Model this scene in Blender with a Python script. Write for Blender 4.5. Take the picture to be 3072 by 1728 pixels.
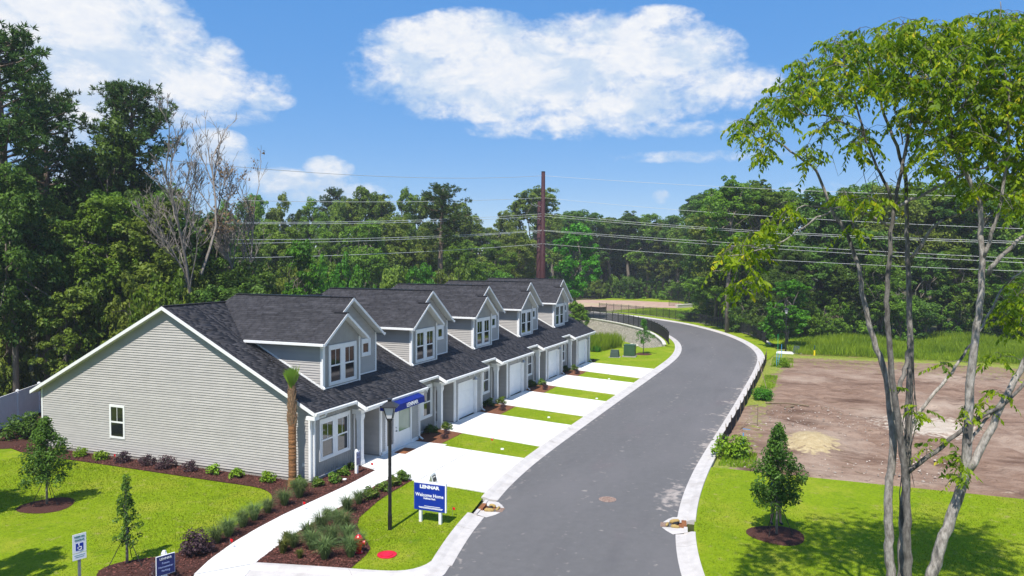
import bpy, math, random
import numpy as np
from mathutils import Vector, Matrix

# ------------------------------------------------------------------ camera, sky, sun, exposure
sc = bpy.context.scene
for o in list(bpy.data.objects): bpy.data.objects.remove(o)
COL = sc.collection
CAM = np.array([-26.4455, -19.3509, 9.5208]); FPX = 2322.3
CR = np.array([0.36754415, -0.92999273, 0.00498219]); CU = np.array([0.03746874, 0.02016047, 0.99909441]); CF = np.array([0.92925098, 0.36702463, -0.04225552])
cd = bpy.data.cameras.new('camera'); cam = bpy.data.objects.new('camera', cd); COL.objects.link(cam)
cam.matrix_world = Matrix(((CR[0], CU[0], -CF[0], CAM[0]), (CR[1], CU[1], -CF[1], CAM[1]), (CR[2], CU[2], -CF[2], CAM[2]), (0, 0, 0, 1)))
cd.sensor_width = 36; cd.lens = FPX / 3072 * 36; cd.clip_end = 6000; cd.clip_start = 0.3
sc.camera = cam
SUN_EL = math.radians(58.5); SUN_AZ = math.radians(181.5)          # direction towards the sun (from +X, counter-clockwise)
sd = bpy.data.lights.new('sun', 'SUN'); sd.energy = 5.0; sd.angle = math.radians(0.55); sd.color = (1.0, 0.955, 0.88)
sun = bpy.data.objects.new('sun', sd); COL.objects.link(sun)
sv = Vector((math.cos(SUN_EL) * math.cos(SUN_AZ), math.cos(SUN_EL) * math.sin(SUN_AZ), math.sin(SUN_EL)))
sun.rotation_euler = sv.to_track_quat('Z', 'Y').to_euler(); sun.location = (0, 0, 60)
sc.view_settings.view_transform = 'Standard'; sc.view_settings.look = 'None'; sc.view_settings.gamma = 1
sc.view_settings.exposure = 0.4; sc.view_settings.use_curve_mapping = False
sc.cycles.max_bounces = 8; sc.cycles.diffuse_bounces = 5; sc.cycles.glossy_bounces = 2; sc.cycles.transmission_bounces = 6; sc.cycles.transparent_max_bounces = 6
sc.cycles.use_denoising = True; sc.cycles.sample_clamp_indirect = 6

world = bpy.data.worlds.new('World'); sc.world = world; world.use_nodes = True
def build_world():
    nt = world.node_tree; N = nt.nodes; L = nt.links
    for n in list(N): N.remove(n)
    def nd(t, **k):
        n = N.new(t)
        for a, b in k.items(): setattr(n, a, b)
        return n
    def mth(op, a, b=None, c=None, clamp=False):
        n = nd('ShaderNodeMath', operation=op, use_clamp=clamp)
        for i, v in enumerate((a, b, c)):
            if v is None: continue
            if isinstance(v, (int, float)): n.inputs[i].default_value = v
            else: L.new(v, n.inputs[i])
        return n.outputs[0]
    out = nd('ShaderNodeOutputWorld')
    sky = nd('ShaderNodeTexSky', sky_type='NISHITA', sun_disc=False)
    sky.sun_elevation = SUN_EL; sky.sun_rotation = math.pi / 2 - SUN_AZ
    sky.altitude = 50; sky.air_density = 0.6; sky.dust_density = 0.0; sky.ozone_density = 6.0
    def vscale(src, k):
        n = nd('ShaderNodeVectorMath', operation='SCALE'); L.new(src, n.inputs[0]); n.inputs['Scale'].default_value = k; return n.outputs[0]
    gm = nd('ShaderNodeGamma'); gm.inputs['Gamma'].default_value = 0.22; L.new(vscale(sky.outputs[0], 0.1), gm.inputs['Color'])
    hs = nd('ShaderNodeHueSaturation'); hs.inputs['Saturation'].default_value = 3.15; hs.inputs['Hue'].default_value = 0.514; L.new(gm.outputs[0], hs.inputs['Color'])
    bg = nd('ShaderNodeBackground'); bg.inputs['Strength'].default_value = 0.074
    L.new(vscale(hs.outputs[0], 10.0), bg.inputs['Color'])
    tc = nd('ShaderNodeTexCoord'); sep = nd('ShaderNodeSeparateXYZ'); L.new(tc.outputs['Generated'], sep.inputs[0])
    az = mth('ARCTAN2', sep.outputs[1], sep.outputs[0]); el = mth('ARCSINE', sep.outputs[2])
    # azimuth / elevation plane: fractal noise pushes the outline of every cloud
    def noise(sx, sy, det, rough, dist, off):
        cx = nd('ShaderNodeCombineXYZ')
        L.new(mth('MULTIPLY', az, sx), cx.inputs[0]); L.new(mth('MULTIPLY', el, sy), cx.inputs[1]); cx.inputs[2].default_value = off
        n = nd('ShaderNodeTexNoise', noise_dimensions='3D'); n.inputs['Scale'].default_value = 1; n.inputs['Detail'].default_value = det
        n.inputs['Roughness'].default_value = rough; n.inputs['Distortion'].default_value = dist
        L.new(cx.outputs[0], n.inputs['Vector']); return n.outputs[0]
    puff = noise(16, 26, 8, .62, .35, 3.7)
    fine = noise(60, 95, 5, .6, .2, 9.1)
    # clouds as soft ellipses: azimuth, elevation, half-width, half-height (degrees), weight
    D = math.radians
    blobs = []
    def px(x, y, rx, ry, w=1.0):
        v = CF + CR * (x - 1536) / FPX + CU * (864 - y) / FPX; v = v / np.linalg.norm(v)
        k = 1.0 / (1 + ((x - 1536) / FPX) ** 2)
        blobs.append((math.atan2(v[1], v[0]), math.asin(v[2]), rx / FPX * k, ry / FPX * math.sqrt(k), w))
    for b in [(60, 60, 330, 190, 1.15), (330, 20, 260, 130, 1.2), (520, 110, 120, 110, .8), (330, 230, 330, 130, 1.1), (620, 255, 190, 120, 1.05), (660, 190, 90, 80, .7), (790, 300, 110, 38, .75), (230, 350, 150, 110, .8),
              (480, 330, 230, 60, .6),
              (1250, 150, 190, 95, 1.05), (1420, 120, 240, 95, 1.05), (1620, 190, 420, 130, 1.15), (1800, 110, 220, 90, .95), (1960, 60, 160, 45, .75), (2010, 170, 240, 110, 1.0), (2130, 250, 260, 70, .9),
              (1330, 250, 200, 70, .8), (1440, 335, 250, 45, .75), (1850, 330, 330, 60, .6), (2060, 380, 260, 35, .45), (1640, 385, 100, 18, .4),
              (650, 440, 110, 60, .95), (700, 470, 90, 50, .6), (840, 540, 130, 42, .9), (985, 505, 85, 42, .9), (920, 560, 200, 60, .55), (1060, 575, 110, 36, .5), (250, 560, 130, 60, .6), (1985, 590, 34, 26, .5), (2100, 470, 400, 22, .35),
              (2650, 560, 380, 40, .3), (1560, 230, 560, 140, 1.15), (1900, 290, 420, 110, .8), (260, 180, 460, 230, 1.1), (1700, 370, 420, 60, .5), (150, 400, 260, 110, .6), (760, 250, 130, 60, .55), (620, 330, 260, 50, .5)]: px(*b)
    for a, e, w, h in [(95, 30, 15, 7), (120, 18, 16, 6), (140, 42, 14, 8), (165, 26, 15, 6), (-45, 24, 16, 7), (-75, 15, 14, 5), (-70, 44, 12, 7), (-110, 28, 17, 7), (-140, 16, 16, 6), (-150, 45, 13, 8), (175, 55, 14, 8), (30, 55, 15, 8), (75, 52, 12, 7), (-10, 38, 12, 5), (-20, 62, 14, 7)]:
        blobs.append((D(a), D(e), D(w), D(h), 1.0))
    acc = None
    for a, e, w, h, wt in blobs:
        dx = mth('DIVIDE', mth('SUBTRACT', az, a), w); dy = mth('DIVIDE', mth('SUBTRACT', el, e), h)
        r2 = mth('MULTIPLY_ADD', dx, dx, mth('MULTIPLY', dy, dy))
        v = mth('MULTIPLY', mth('SUBTRACT', 1.0, r2, clamp=True), wt)
        acc = v if acc is None else mth('MAXIMUM', acc, v)
    acc = mth('POWER', acc, 0.6)
    f = mth('ADD', mth('ADD', mth('MULTIPLY', acc, 1.12), mth('MULTIPLY_ADD', puff, 1.75, -1.04)), mth('MULTIPLY_ADD', fine, 0.75, -0.375))
    mr = nd('ShaderNodeMapRange', interpolation_type='SMOOTHSTEP'); mr.inputs['From Min'].default_value = 0.05; mr.inputs['From Max'].default_value = 0.88
    L.new(f, mr.inputs[0])
    dens = mth('MULTIPLY', mr.outputs[0], mth('MULTIPLY', acc, 4.0, clamp=True))
    dens = mth('MULTIPLY', dens, mth('MULTIPLY_ADD', fine, 0.45, 0.68, clamp=True))
    # thick middles a little greyer than the sunlit heads
    shade = nd('ShaderNodeMapRange', interpolation_type='SMOOTHSTEP'); shade.inputs['From Min'].default_value = 0.40; shade.inputs['From Max'].default_value = 0.58
    L.new(noise(11, 22, 6, .6, .3, 21.3), shade.inputs[0])
    cc = nd('ShaderNodeMix', data_type='RGBA'); cc.inputs[6].default_value = (0.60, 0.71, 0.86, 1); cc.inputs[7].default_value = (0.90, 0.91, 0.93, 1)
    L.new(shade.outputs[0], cc.inputs[0])
    cbg = nd('ShaderNodeBackground'); cbg.inputs['Strength'].default_value = 0.80; L.new(cc.outputs[2], cbg.inputs['Color'])
    mx = nd('ShaderNodeMixShader'); L.new(dens, mx.inputs[0]); L.new(bg.outputs[0], mx.inputs[1]); L.new(cbg.outputs[0], mx.inputs[2])
    L.new(mx.outputs[0], out.inputs['Surface'])
build_world()

# ------------------------------------------------------------------ helpers
R_ = np.random.default_rng
def G(px, py, z=0.0):
    d = CF + CR * (px - 1536) / FPX + CU * (864 - py) / FPX
    t = (z - CAM[2]) / d[2]; p = CAM + t * d; return p
def V(px, py, depth):
    return CAM + depth * (CF + CR * (px - 1536) / FPX + CU * (864 - py) / FPX)

class MB:
    def __init__(s): s.v = []; s.f = []; s.m = []; s.t = []; s.mi = 0; s.tint = 0.5
    def face(s, *pts):
        i = len(s.v); s.v.extend([tuple(map(float, p)) for p in pts]); s.f.append(tuple(range(i, i + len(pts)))); s.m.append(s.mi); s.t.append(s.tint); return s
    def raw(s, verts, faces):
        i = len(s.v); s.v.extend([tuple(map(float, p)) for p in verts])
        for f in faces: s.f.append(tuple(i + k for k in f)); s.m.append(s.mi); s.t.append(s.tint)
        return s
    def box(s, x0, x1, y0, y1, z0, z1):
        v = [(x0, y0, z0), (x1, y0, z0), (x1, y1, z0), (x0, y1, z0), (x0, y0, z1), (x1, y0, z1), (x1, y1, z1), (x0, y1, z1)]
        return s.raw(v, [(0, 3, 2, 1), (4, 5, 6, 7), (0, 1, 5, 4), (1, 2, 6, 5), (2, 3, 7, 6), (3, 0, 4, 7)])
    def beam(s, a, b, w, h, up=(0, 0, 1)):
        a = Vector(a); b = Vector(b); d = (b - a).normalized(); up = Vector(up)
        r = d.cross(up).normalized(); u = r.cross(d).normalized()
        v = []
        for p in (a, b):
            for i, j in ((-1, -1), (1, -1), (1, 1), (-1, 1)): v.append(p + r * (i * w / 2) + u * (j * h / 2))
        return s.raw(v, [(3, 2, 1, 0), (4, 5, 6, 7), (0, 1, 5, 4), (1, 2, 6, 5), (2, 3, 7, 6), (3, 0, 4, 7)])
    def slab(s, poly, n, t):
        """thin plate: poly = 3D outline, extruded by -n*t"""
        n = Vector(n).normalized(); k = len(poly); top = [Vector(p) for p in poly]; bot = [p - n * t for p in top]
        s.raw(top + bot, [tuple(range(k)), tuple(range(2 * k - 1, k - 1, -1))] + [(i, i + k, (i + 1) % k + k, (i + 1) % k) for i in range(k)])
        return s
    def tube(s, pts, rad, n=8, cap=True):
        pts = [Vector(p) for p in pts]
        if not hasattr(rad, '__len__'): rad = [rad] * len(pts)
        V_ = []; prev = None
        for i, p in enumerate(pts):
            d = (pts[min(i + 1, len(pts) - 1)] - pts[max(i - 1, 0)]).normalized()
            if prev is None:
                a = d.cross(Vector((0, 0, 1)))
                if a.length < .05: a = d.cross(Vector((0, 1, 0)))
                a.normalize()
            else:
                a = prev - d * prev.dot(d)
                if a.length < 1e-4: a = d.cross(Vector((0, 0, 1)))
                a.normalize()
            prev = a; b = d.cross(a)
            for k in range(n):
                t = 2 * math.pi * k / n; V_.append(p + (a * math.cos(t) + b * math.sin(t)) * rad[i])
        F = []
        for i in range(len(pts) - 1):
            for k in range(n): F.append((i * n + k, i * n + (k + 1) % n, (i + 1) * n + (k + 1) % n, (i + 1) * n + k))
        if cap: F.append(tuple(range(n - 1, -1, -1))); F.append(tuple(range((len(pts) - 1) * n, len(pts) * n)))
        return s.raw(V_, F)
    def lathe(s, prof, n=16, c=(0, 0, 0)):
        V_ = []; F = []
        for r, z in prof:
            for k in range(n): t = 2 * math.pi * k / n; V_.append((c[0] + r * math.cos(t), c[1] + r * math.sin(t), c[2] + z))
        for i in range(len(prof) - 1):
            for k in range(n): F.append((i * n + k, i * n + (k + 1) % n, (i + 1) * n + (k + 1) % n, (i + 1) * n + k))
        F.append(tuple(range(n - 1, -1, -1))); F.append(tuple(range((len(prof) - 1) * n, len(prof) * n)))
        return s.raw(V_, F)
    def mesh(s, name, mats, smooth=False):
        me = bpy.data.meshes.new(name); me.from_pydata(s.v, [], s.f)
        for m in (mats if isinstance(mats, (list, tuple)) else [mats]): me.materials.append(m)
        if len(s.f):
            me.polygons.foreach_set('material_index', s.m)
            at = me.attributes.new('tint', 'FLOAT', 'FACE'); at.data.foreach_set('value', s.t)
            if smooth: me.polygons.foreach_set('use_smooth', [True] * len(s.f))
        me.update(); return me
    def build(s, name, mats, parent=None, smooth=False, **tags):
        return link(name, s.mesh(name, mats, smooth), parent, **tags)

def link(name, data, parent=None, label=None, category=None, group=None, kind=None, loc=None, rz=0):
    o = bpy.data.objects.new(name, data); COL.objects.link(o)
    if parent is not None: o.parent = parent
    if loc is not None: o.location = loc
    if rz: o.rotation_euler = (0, 0, rz)
    if label: o['label'] = label
    if category: o['category'] = category
    if group: o['group'] = group
    if kind: o['kind'] = kind
    return o
def thing(name, label, category, loc=(0, 0, 0), rz=0, group=None, kind=None):
    return link(name, None, None, label, category, group, kind, loc, rz)
def copy_tree(o, parent=None):
    c = o.copy(); COL.objects.link(c); c.parent = parent
    for ch in list(o.children): copy_tree(ch, c)
    return c
def np_mesh(name, verts, quads, mats, tint=None, mi=None, smooth=False):
    me = bpy.data.meshes.new(name); nv = len(verts); nf = len(quads); k = quads.shape[1]
    me.vertices.add(nv); me.vertices.foreach_set('co', np.ascontiguousarray(verts, np.float32).ravel())
    me.loops.add(nf * k); me.loops.foreach_set('vertex_index', np.ascontiguousarray(quads, np.int32).ravel())
    me.polygons.add(nf); me.polygons.foreach_set('loop_start', np.arange(0, nf * k, k, dtype=np.int32))
    for m in (mats if isinstance(mats, (list, tuple)) else [mats]): me.materials.append(m)
    if mi is not None: me.polygons.foreach_set('material_index', np.asarray(mi, np.int32))
    if smooth: me.polygons.foreach_set('use_smooth', np.ones(nf, bool))
    me.update(calc_edges=True)
    if tint is not None:
        at = me.attributes.new('tint', 'FLOAT', 'FACE'); at.data.foreach_set('value', np.asarray(tint, np.float32))
    return me
def blades_quads(base, tip, width, rng):
    """thin upright quads (kite shaped) from base to tip"""
    n = len(base); d = tip - base; s = np.cross(d, rng.normal(size=(n, 3))); s /= np.linalg.norm(s, axis=1)[:, None] + 1e-9
    mid = base + d * .45
    v = np.stack([base - s * width[:, None] * .25, mid - s * width[:, None] * .5, tip, mid + s * width[:, None] * .5], 1).reshape(-1, 3)
    return v, np.arange(4 * n).reshape(n, 4)
def in_poly(P, poly):
    x, y = P[:, 0], P[:, 1]; ins = np.zeros(len(P), bool); n = len(poly)
    for i in range(n):
        x0, y0 = poly[i]; x1, y1 = poly[(i + 1) % n]
        if y0 == y1: continue
        c = ((y0 > y) != (y1 > y)) & (x < (x1 - x0) * (y - y0) / (y1 - y0) + x0); ins ^= c
    return ins
def scatter(poly, n, rng):
    p = np.array(poly)[:, :2]; lo, hi = p.min(0), p.max(0); out = []
    while sum(map(len, out)) < n:
        q = rng.uniform(lo, hi, size=(n * 2, 2)); out.append(q[in_poly(q, p)])
    return np.concatenate(out)[:n]
def text_mesh(body, size, mat, bold=0.0, extrude=0.004, space=1.0):
    cu = bpy.data.curves.new('lettering', 'FONT'); cu.body = body; cu.size = size; cu.align_x = 'CENTER'; cu.align_y = 'CENTER'; cu.extrude = extrude; cu.offset = bold; cu.space_character = space; cu.resolution_u = 2
    o = bpy.data.objects.new('lettering', cu); COL.objects.link(o)
    dg = bpy.context.evaluated_depsgraph_get(); me = bpy.data.meshes.new_from_object(o.evaluated_get(dg)); bpy.data.objects.remove(o); bpy.data.curves.remove(cu)
    me.materials.clear(); me.materials.append(mat); me.name = 'lettering'; return me
def lettering(body, size, mat, parent, origin, right, up, bold=0.0, xs=1.0, space=1.0):
    me = text_mesh(body, size, mat, bold, .004, space); r = Vector(right).normalized(); u = Vector(up).normalized(); n = r.cross(u)
    me.transform(Matrix(((r.x * xs, u.x, n.x, origin[0]), (r.y * xs, u.y, n.y, origin[1]), (r.z * xs, u.z, n.z, origin[2]), (0, 0, 0, 1))))
    return link('lettering', me, parent)

# ------------------------------------------------------------------ materials
MATS = {}
def mat(name, c1, c2=None, scale=4.0, rough=.7, bump=0.0, bscale=60.0, detail=6, c3=None, scale3=.35, spec=.35, metal=0.0, stretch=None, lo=.35, hi=.65, tint=None, coat=0.0, bdist=.02, c3lo=.52, c3hi=.62):
    m = bpy.data.materials.new(name); m.use_nodes = True; nt = m.node_tree; N = nt.nodes; L = nt.links
    b = N['Principled BSDF']; b.inputs['Roughness'].default_value = rough; b.inputs['Specular IOR Level'].default_value = spec; b.inputs['Metallic'].default_value = metal
    if coat: b.inputs['Coat Weight'].default_value = coat
    tc = N.new('ShaderNodeTexCoord'); vec = tc.outputs['Object']
    if stretch:
        mp = N.new('ShaderNodeMapping'); mp.inputs['Scale'].default_value = stretch; L.new(vec, mp.inputs[0]); vec = mp.outputs[0]
    col = None
    def ramp(src, a, z, l, h):
        r = N.new('ShaderNodeValToRGB'); r.color_ramp.elements[0].position = l; r.color_ramp.elements[1].position = h
        r.color_ramp.elements[0].color = (*a, 1); r.color_ramp.elements[1].color = (*z, 1); L.new(src, r.inputs[0]); return r.outputs[0]
    def noise(s, d=6, rg=.6):
        n = N.new('ShaderNodeTexNoise'); n.inputs['Scale'].default_value = s; n.inputs['Detail'].default_value = d; n.inputs['Roughness'].default_value = rg; L.new(vec, n.inputs['Vector']); return n.outputs[0]
    if c2 is not None: col = ramp(noise(scale, detail), c1, c2, lo, hi)
    if c3 is not None:
        mx = N.new('ShaderNodeMix'); mx.data_type = 'RGBA'; L.new(ramp(noise(scale3, 5), (0, 0, 0), (1, 1, 1), c3lo, c3hi), mx.inputs[0])
        if col is not None: L.new(col, mx.inputs[6])
        else: mx.inputs[6].default_value = (*c1, 1)
        mx.inputs[7].default_value = (*c3, 1); col = mx.outputs[2]
    if tint is not None:                                   # per-piece shade: (dark factor, light factor)
        a = N.new('ShaderNodeAttribute'); a.attribute_name = 'tint'
        mr = N.new('ShaderNodeMapRange'); mr.inputs['To Min'].default_value = tint[0]; mr.inputs['To Max'].default_value = tint[1]; L.new(a.outputs['Fac'], mr.inputs[0])
        vm = N.new('ShaderNodeVectorMath'); vm.operation = 'SCALE'
        if col is not None: L.new(col, vm.inputs[0])
        else: vm.inputs[0].default_value = c1
        L.new(mr.outputs[0], vm.inputs['Scale']); col = vm.outputs[0]
    if col is None: b.inputs['Base Color'].default_value = (*c1, 1)
    else: L.new(col, b.inputs['Base Color'])
    if bump:
        bp = N.new('ShaderNodeBump'); bp.inputs['Strength'].default_value = bump; bp.inputs['Distance'].default_value = bdist; L.new(noise(bscale, 4), bp.inputs['Height']); L.new(bp.outputs[0], b.inputs['Normal'])
    MATS[name] = m; return m
def leaf_mat(name, dark, light, trans=.32, rough=.5, spec=.25, warm=None):
    m = bpy.data.materials.new(name); m.use_nodes = True; nt = m.node_tree; N = nt.nodes; L = nt.links
    b = N['Principled BSDF']; out = N['Material Output']; b.inputs['Roughness'].default_value = rough; b.inputs['Specular IOR Level'].default_value = spec
    a = N.new('ShaderNodeAttribute'); a.attribute_name = 'tint'
    r = N.new('ShaderNodeValToRGB'); r.color_ramp.elements[0].color = (*dark, 1); r.color_ramp.elements[1].color = (*light, 1)
    if warm: e = r.color_ramp.elements.new(.93); e.color = (*light, 1); r.color_ramp.elements[2].color = (*warm, 1)
    oi = N.new('ShaderNodeObjectInfo'); hs = N.new('ShaderNodeHueSaturation')
    mr = N.new('ShaderNodeMapRange'); mr.inputs['To Min'].default_value = .78; mr.inputs['To Max'].default_value = 1.2; L.new(oi.outputs['Random'], mr.inputs[0]); L.new(mr.outputs[0], hs.inputs['Value'])
    mh = N.new('ShaderNodeMapRange'); mh.inputs['To Min'].default_value = .488; mh.inputs['To Max'].default_value = .512; L.new(oi.outputs['Random'], mh.inputs[0]); L.new(mh.outputs[0], hs.inputs['Hue'])
    L.new(a.outputs['Fac'], r.inputs[0]); L.new(r.outputs[0], hs.inputs['Color']); L.new(hs.outputs[0], b.inputs['Base Color'])
    t = N.new('ShaderNodeBsdfTranslucent'); L.new(hs.outputs[0], t.inputs['Color'])
    mx = N.new('ShaderNodeMixShader'); mx.inputs[0].default_value = trans; L.new(b.outputs[0], mx.inputs[1]); L.new(t.outputs[0], mx.inputs[2]); L.new(mx.outputs[0], out.inputs['Surface'])
    MATS[name] = m; return m

white = mat('white_trim', (.80, .80, .79), (.74, .74, .73), 2.5, .45, spec=.4)
vinyl = mat('vinyl_siding', (.435, .412, .385), (.395, .374, .350), 1.6, .55, bump=.05, bscale=25, tint=(.93, 1.05))
vinylv = mat('vertical_siding', (.33, .325, .305), (.29, .285, .27), 1.8, .55, bump=.05, bscale=25, tint=(.93, 1.05))
soffit = mat('soffit', (.60, .60, .58), rough=.6)
shingle = mat('asphalt_shingle', (.058, .056, .063), (.042, .041, .046), 9.0, .9, bump=.5, bscale=180, spec=.2, tint=(.6, 1.55))
shingle_plain = mat('asphalt_shingle_underlay', (.036, .034, .040), (.024, .023, .027), 6.0, .9, bump=.5, bscale=120, spec=.2)
glass = mat('window_glass', (.012, .013, .016), rough=.04, spec=.9)
blind = mat('window_blind', (.16, .13, .12), (.07, .06, .06), 1.4, .5, spec=.8)
gdoor = mat('garage_door_paint', (.76, .78, .79), (.72, .74, .75), 1.2, .4, spec=.4)
slabfoot = mat('concrete_footing', (.36, .34, .31), (.26, .24, .22), 6, .9, bump=.3)
concrete = mat('fresh_concrete', (.74, .725, .70), (.66, .645, .62), 1.3, .85, bump=.15, bscale=140, spec=.2, c3=(.60, .575, .55), scale3=.5, c3lo=.58, c3hi=.75)
curbc = mat('curb_concrete', (.54, .505, .48), (.46, .43, .405), 2.4, .85, bump=.2, bscale=120, spec=.2, c3=(.38, .345, .32), scale3=.7, c3lo=.55, c3hi=.75)
asphalt = mat('asphalt', (.098, .094, .100), (.128, .122, .127), 2.2, .88, bump=.35, bscale=220, spec=.25, c3=(.150, .142, .143), scale3=.22, c3lo=.50, c3hi=.68)
lawn = mat('lawn_grass', (.180, .245, .006), (.290, .335, .010), 9.0, .9, bump=.9, bscale=70, spec=.1, c3=(.30, .30, .050), scale3=.45, bdist=.05, c3lo=.50, c3hi=.80, detail=9)
lawn2 = mat('rough_grass', (.13, .19, .014), (.24, .27, .04), 6.0, .9, bump=.9, bscale=40, spec=.1, c3=(.25, .20, .08), scale3=.3, bdist=.06)
mulch = mat('mulch', (.055, .022, .017), (.125, .058, .046), 38.0, .95, bump=1.0, bscale=55, spec=.1, bdist=.05, detail=8)
pine_straw = mat('brown_mulch', (.15, .058, .030), (.24, .11, .065), 30.0, .95, bump=1.0, bscale=55, spec=.1, bdist=.05, detail=8)
dirt = mat('bare_dirt', (.20, .112, .080), (.335, .225, .172), 1.5, .95, bump=.9, bscale=9, spec=.1, c3=(.42, .325, .25), scale3=.16, stretch=(1.6, .45, 1), bdist=.12, detail=11, c3lo=.50, c3hi=.68, lo=.30, hi=.70)
dirt_far = mat('pale_dirt', (.36, .235, .185), (.46, .33, .26), .6, .95, spec=.1, c3=(.40, .33, .20), scale3=.12)
sandm = mat('yellow_sand', (.46, .36, .19), (.56, .46, .28), 3, .95, bump=.6, bscale=14, spec=.1, bdist=.06)
floorm = mat('woodland_floor', (.035, .040, .014), (.075, .085, .028), .8, .95, bump=.6, bscale=6, spec=.05, c3=(.10, .075, .045), scale3=.2, bdist=.1)
blackm = mat('black_metal', (.012, .012, .013), rough=.4, spec=.5)
blackf = mat('black_fabric', (.016, .014, .014), (.03, .026, .026), 6, .85, bump=.4, bscale=20)
steel_red = mat('weathered_steel', (.036, .008, .011), (.050, .012, .014), 1.5, .7, spec=.3)
wire_m = mat('aluminium_wire', (.62, .62, .60), rough=.5, metal=.3)
galv = mat('galvanised_steel', (.36, .37, .37), (.28, .29, .29), 8, .45, metal=.7)
blue_aw = mat('navy_canvas', (.006, .018, .17), (.008, .024, .21), 3, .75, spec=.2)
blue_sg = mat('blue_sign_paint', (.004, .030, .30), rough=.35, spec=.5)
navy_sg = mat('navy_sign_paint', (.018, .026, .13), rough=.4, spec=.5)
sign_w = mat('sign_white', (.80, .80, .80), rough=.4)
sign_g = mat('sign_grey_blue', (.30, .36, .58), rough=.5)
red_p = mat('red_paint', (.52, .006, .010), rough=.22, spec=.6, coat=.5)
red_lid = mat('red_lid', (.60, .012, .045), (.52, .010, .03), 5, .5)
rust = mat('rust_sediment', (.21, .068, .024), (.32, .13, .05), 8, .95, bump=.8, bscale=30, bdist=.05)
straw_m = mat('straw_sock', (.42, .30, .11), (.32, .21, .07), 14, .95, bump=.8, bscale=40)
green_box = mat('green_utility_paint', (.030, .075, .035), (.040, .092, .045), 2, .45)
greygreen = mat('grey_green_plastic', (.055, .085, .070), rough=.6)
block_m = mat('split_face_block', (.44, .385, .345), (.55, .50, .455), 3.2, .95, bump=.8, bscale=16, bdist=.05, tint=(.84, 1.12), spec=.1)
cap_m = mat('wall_cap_stone', (.60, .57, .52), (.52, .49, .44), 3, .9, bump=.3)
bark = mat('grey_bark', (.40, .365, .32), (.155, .135, .115), 13, .9, bump=1.0, bscale=24, stretch=(1, 1, .35), bdist=.03, c3=(.085, .078, .07), scale3=2.2, c3lo=.56, c3hi=.62, tint=(.30, 1.35))
bark_d = mat('brown_bark', (.13, .105, .082), (.235, .20, .165), 5, .95, bump=1.0, bscale=18, stretch=(1, 1, .3), bdist=.04)
bark_p = mat('pine_bark', (.14, .095, .07), (.21, .155, .12), 5, .95, bump=1.0, bscale=14, stretch=(1, 1, .4), bdist=.05)
bark_dead = mat('dead_wood', (.28, .245, .21), (.20, .17, .145), 5, .95, bump=.6, bscale=20)
palm_bark = mat('palm_bark', (.36, .17, .068), (.24, .115, .05), 7, .9, bump=.9, bscale=22, stretch=(1, 1, 2.2), bdist=.04)
palm_boot = mat('palm_boots', (.30, .20, .115), (.16, .085, .045), 9, .9, bump=.6, bscale=22)
mat_rug = mat('doormat_coir', (.25, .095, .035), (.19, .07, .028), 20, .95)
wood = mat('weathered_wood', (.22, .165, .10), (.15, .11, .07), 8, .9)
stake_b = mat('blue_stake_paint', (.04, .30, .62), rough=.5)
stake_g = mat('green_stake_paint', (.03, .35, .12), rough=.5)
yellow_p = mat('yellow_plastic', (.80, .62, .01), rough=.5)
stone_w = mat('pale_stone', (.66, .63, .58), (.50, .47, .42), 8, .9)
lamp_glass = mat('frosted_lamp_glass', (.62, .62, .62), rough=.35, spec=.5)
skin = mat('skin', (.42, .24, .16), rough=.6); khaki = mat('khaki_cloth', (.40, .345, .27), (.34, .29, .22), 8, .9); shirtm = mat('blue_cloth', (.015, .045, .18), (.02, .06, .22), 6, .9); shoe_m = mat('black_shoe', (.015, .015, .016), rough=.6); hair_m = mat('brown_hair', (.05, .03, .018), rough=.7)
L_broad = leaf_mat('broadleaf_foliage', (.070, .150, .013), (.235, .385, .034), .44)
L_olive = leaf_mat('olive_foliage', (.092, .152, .018), (.285, .375, .048), .44)
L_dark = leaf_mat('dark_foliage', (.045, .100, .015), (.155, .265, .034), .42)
L_bright = leaf_mat('bright_foliage', (.040, .150, .008), (.125, .34, .016))
L_pine = leaf_mat('pine_needles', (.030, .078, .014), (.110, .185, .032), .25)
L_fore = leaf_mat('drooping_foliage', (.088, .205, .006), (.37, .52, .012), .58, warm=(.74, .68, .03))
L_brown = leaf_mat('withered_foliage', (.13, .07, .035), (.26, .15, .07), .2)
L_lime = leaf_mat('lime_shrub_foliage', (.10, .21, .008), (.30, .44, .02), .3)
L_purple = leaf_mat('purple_shrub_foliage', (.034, .016, .022), (.11, .065, .075), .2)
L_rose = leaf_mat('shrub_foliage', (.05, .12, .010), (.19, .29, .03), .3, warm=(.50, .22, .19))
L_grass = leaf_mat('ornamental_grass', (.060, .115, .028), (.20, .26, .085), .3)
L_tall = leaf_mat('tall_meadow_grass', (.115, .215, .008), (.32, .44, .022), .38)
L_lawn = leaf_mat('lawn_blades', (.125, .215, .004), (.29, .38, .010), .3)
L_palm = leaf_mat('palm_frond', (.13, .26, .02), (.28, .42, .05), .3)

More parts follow.
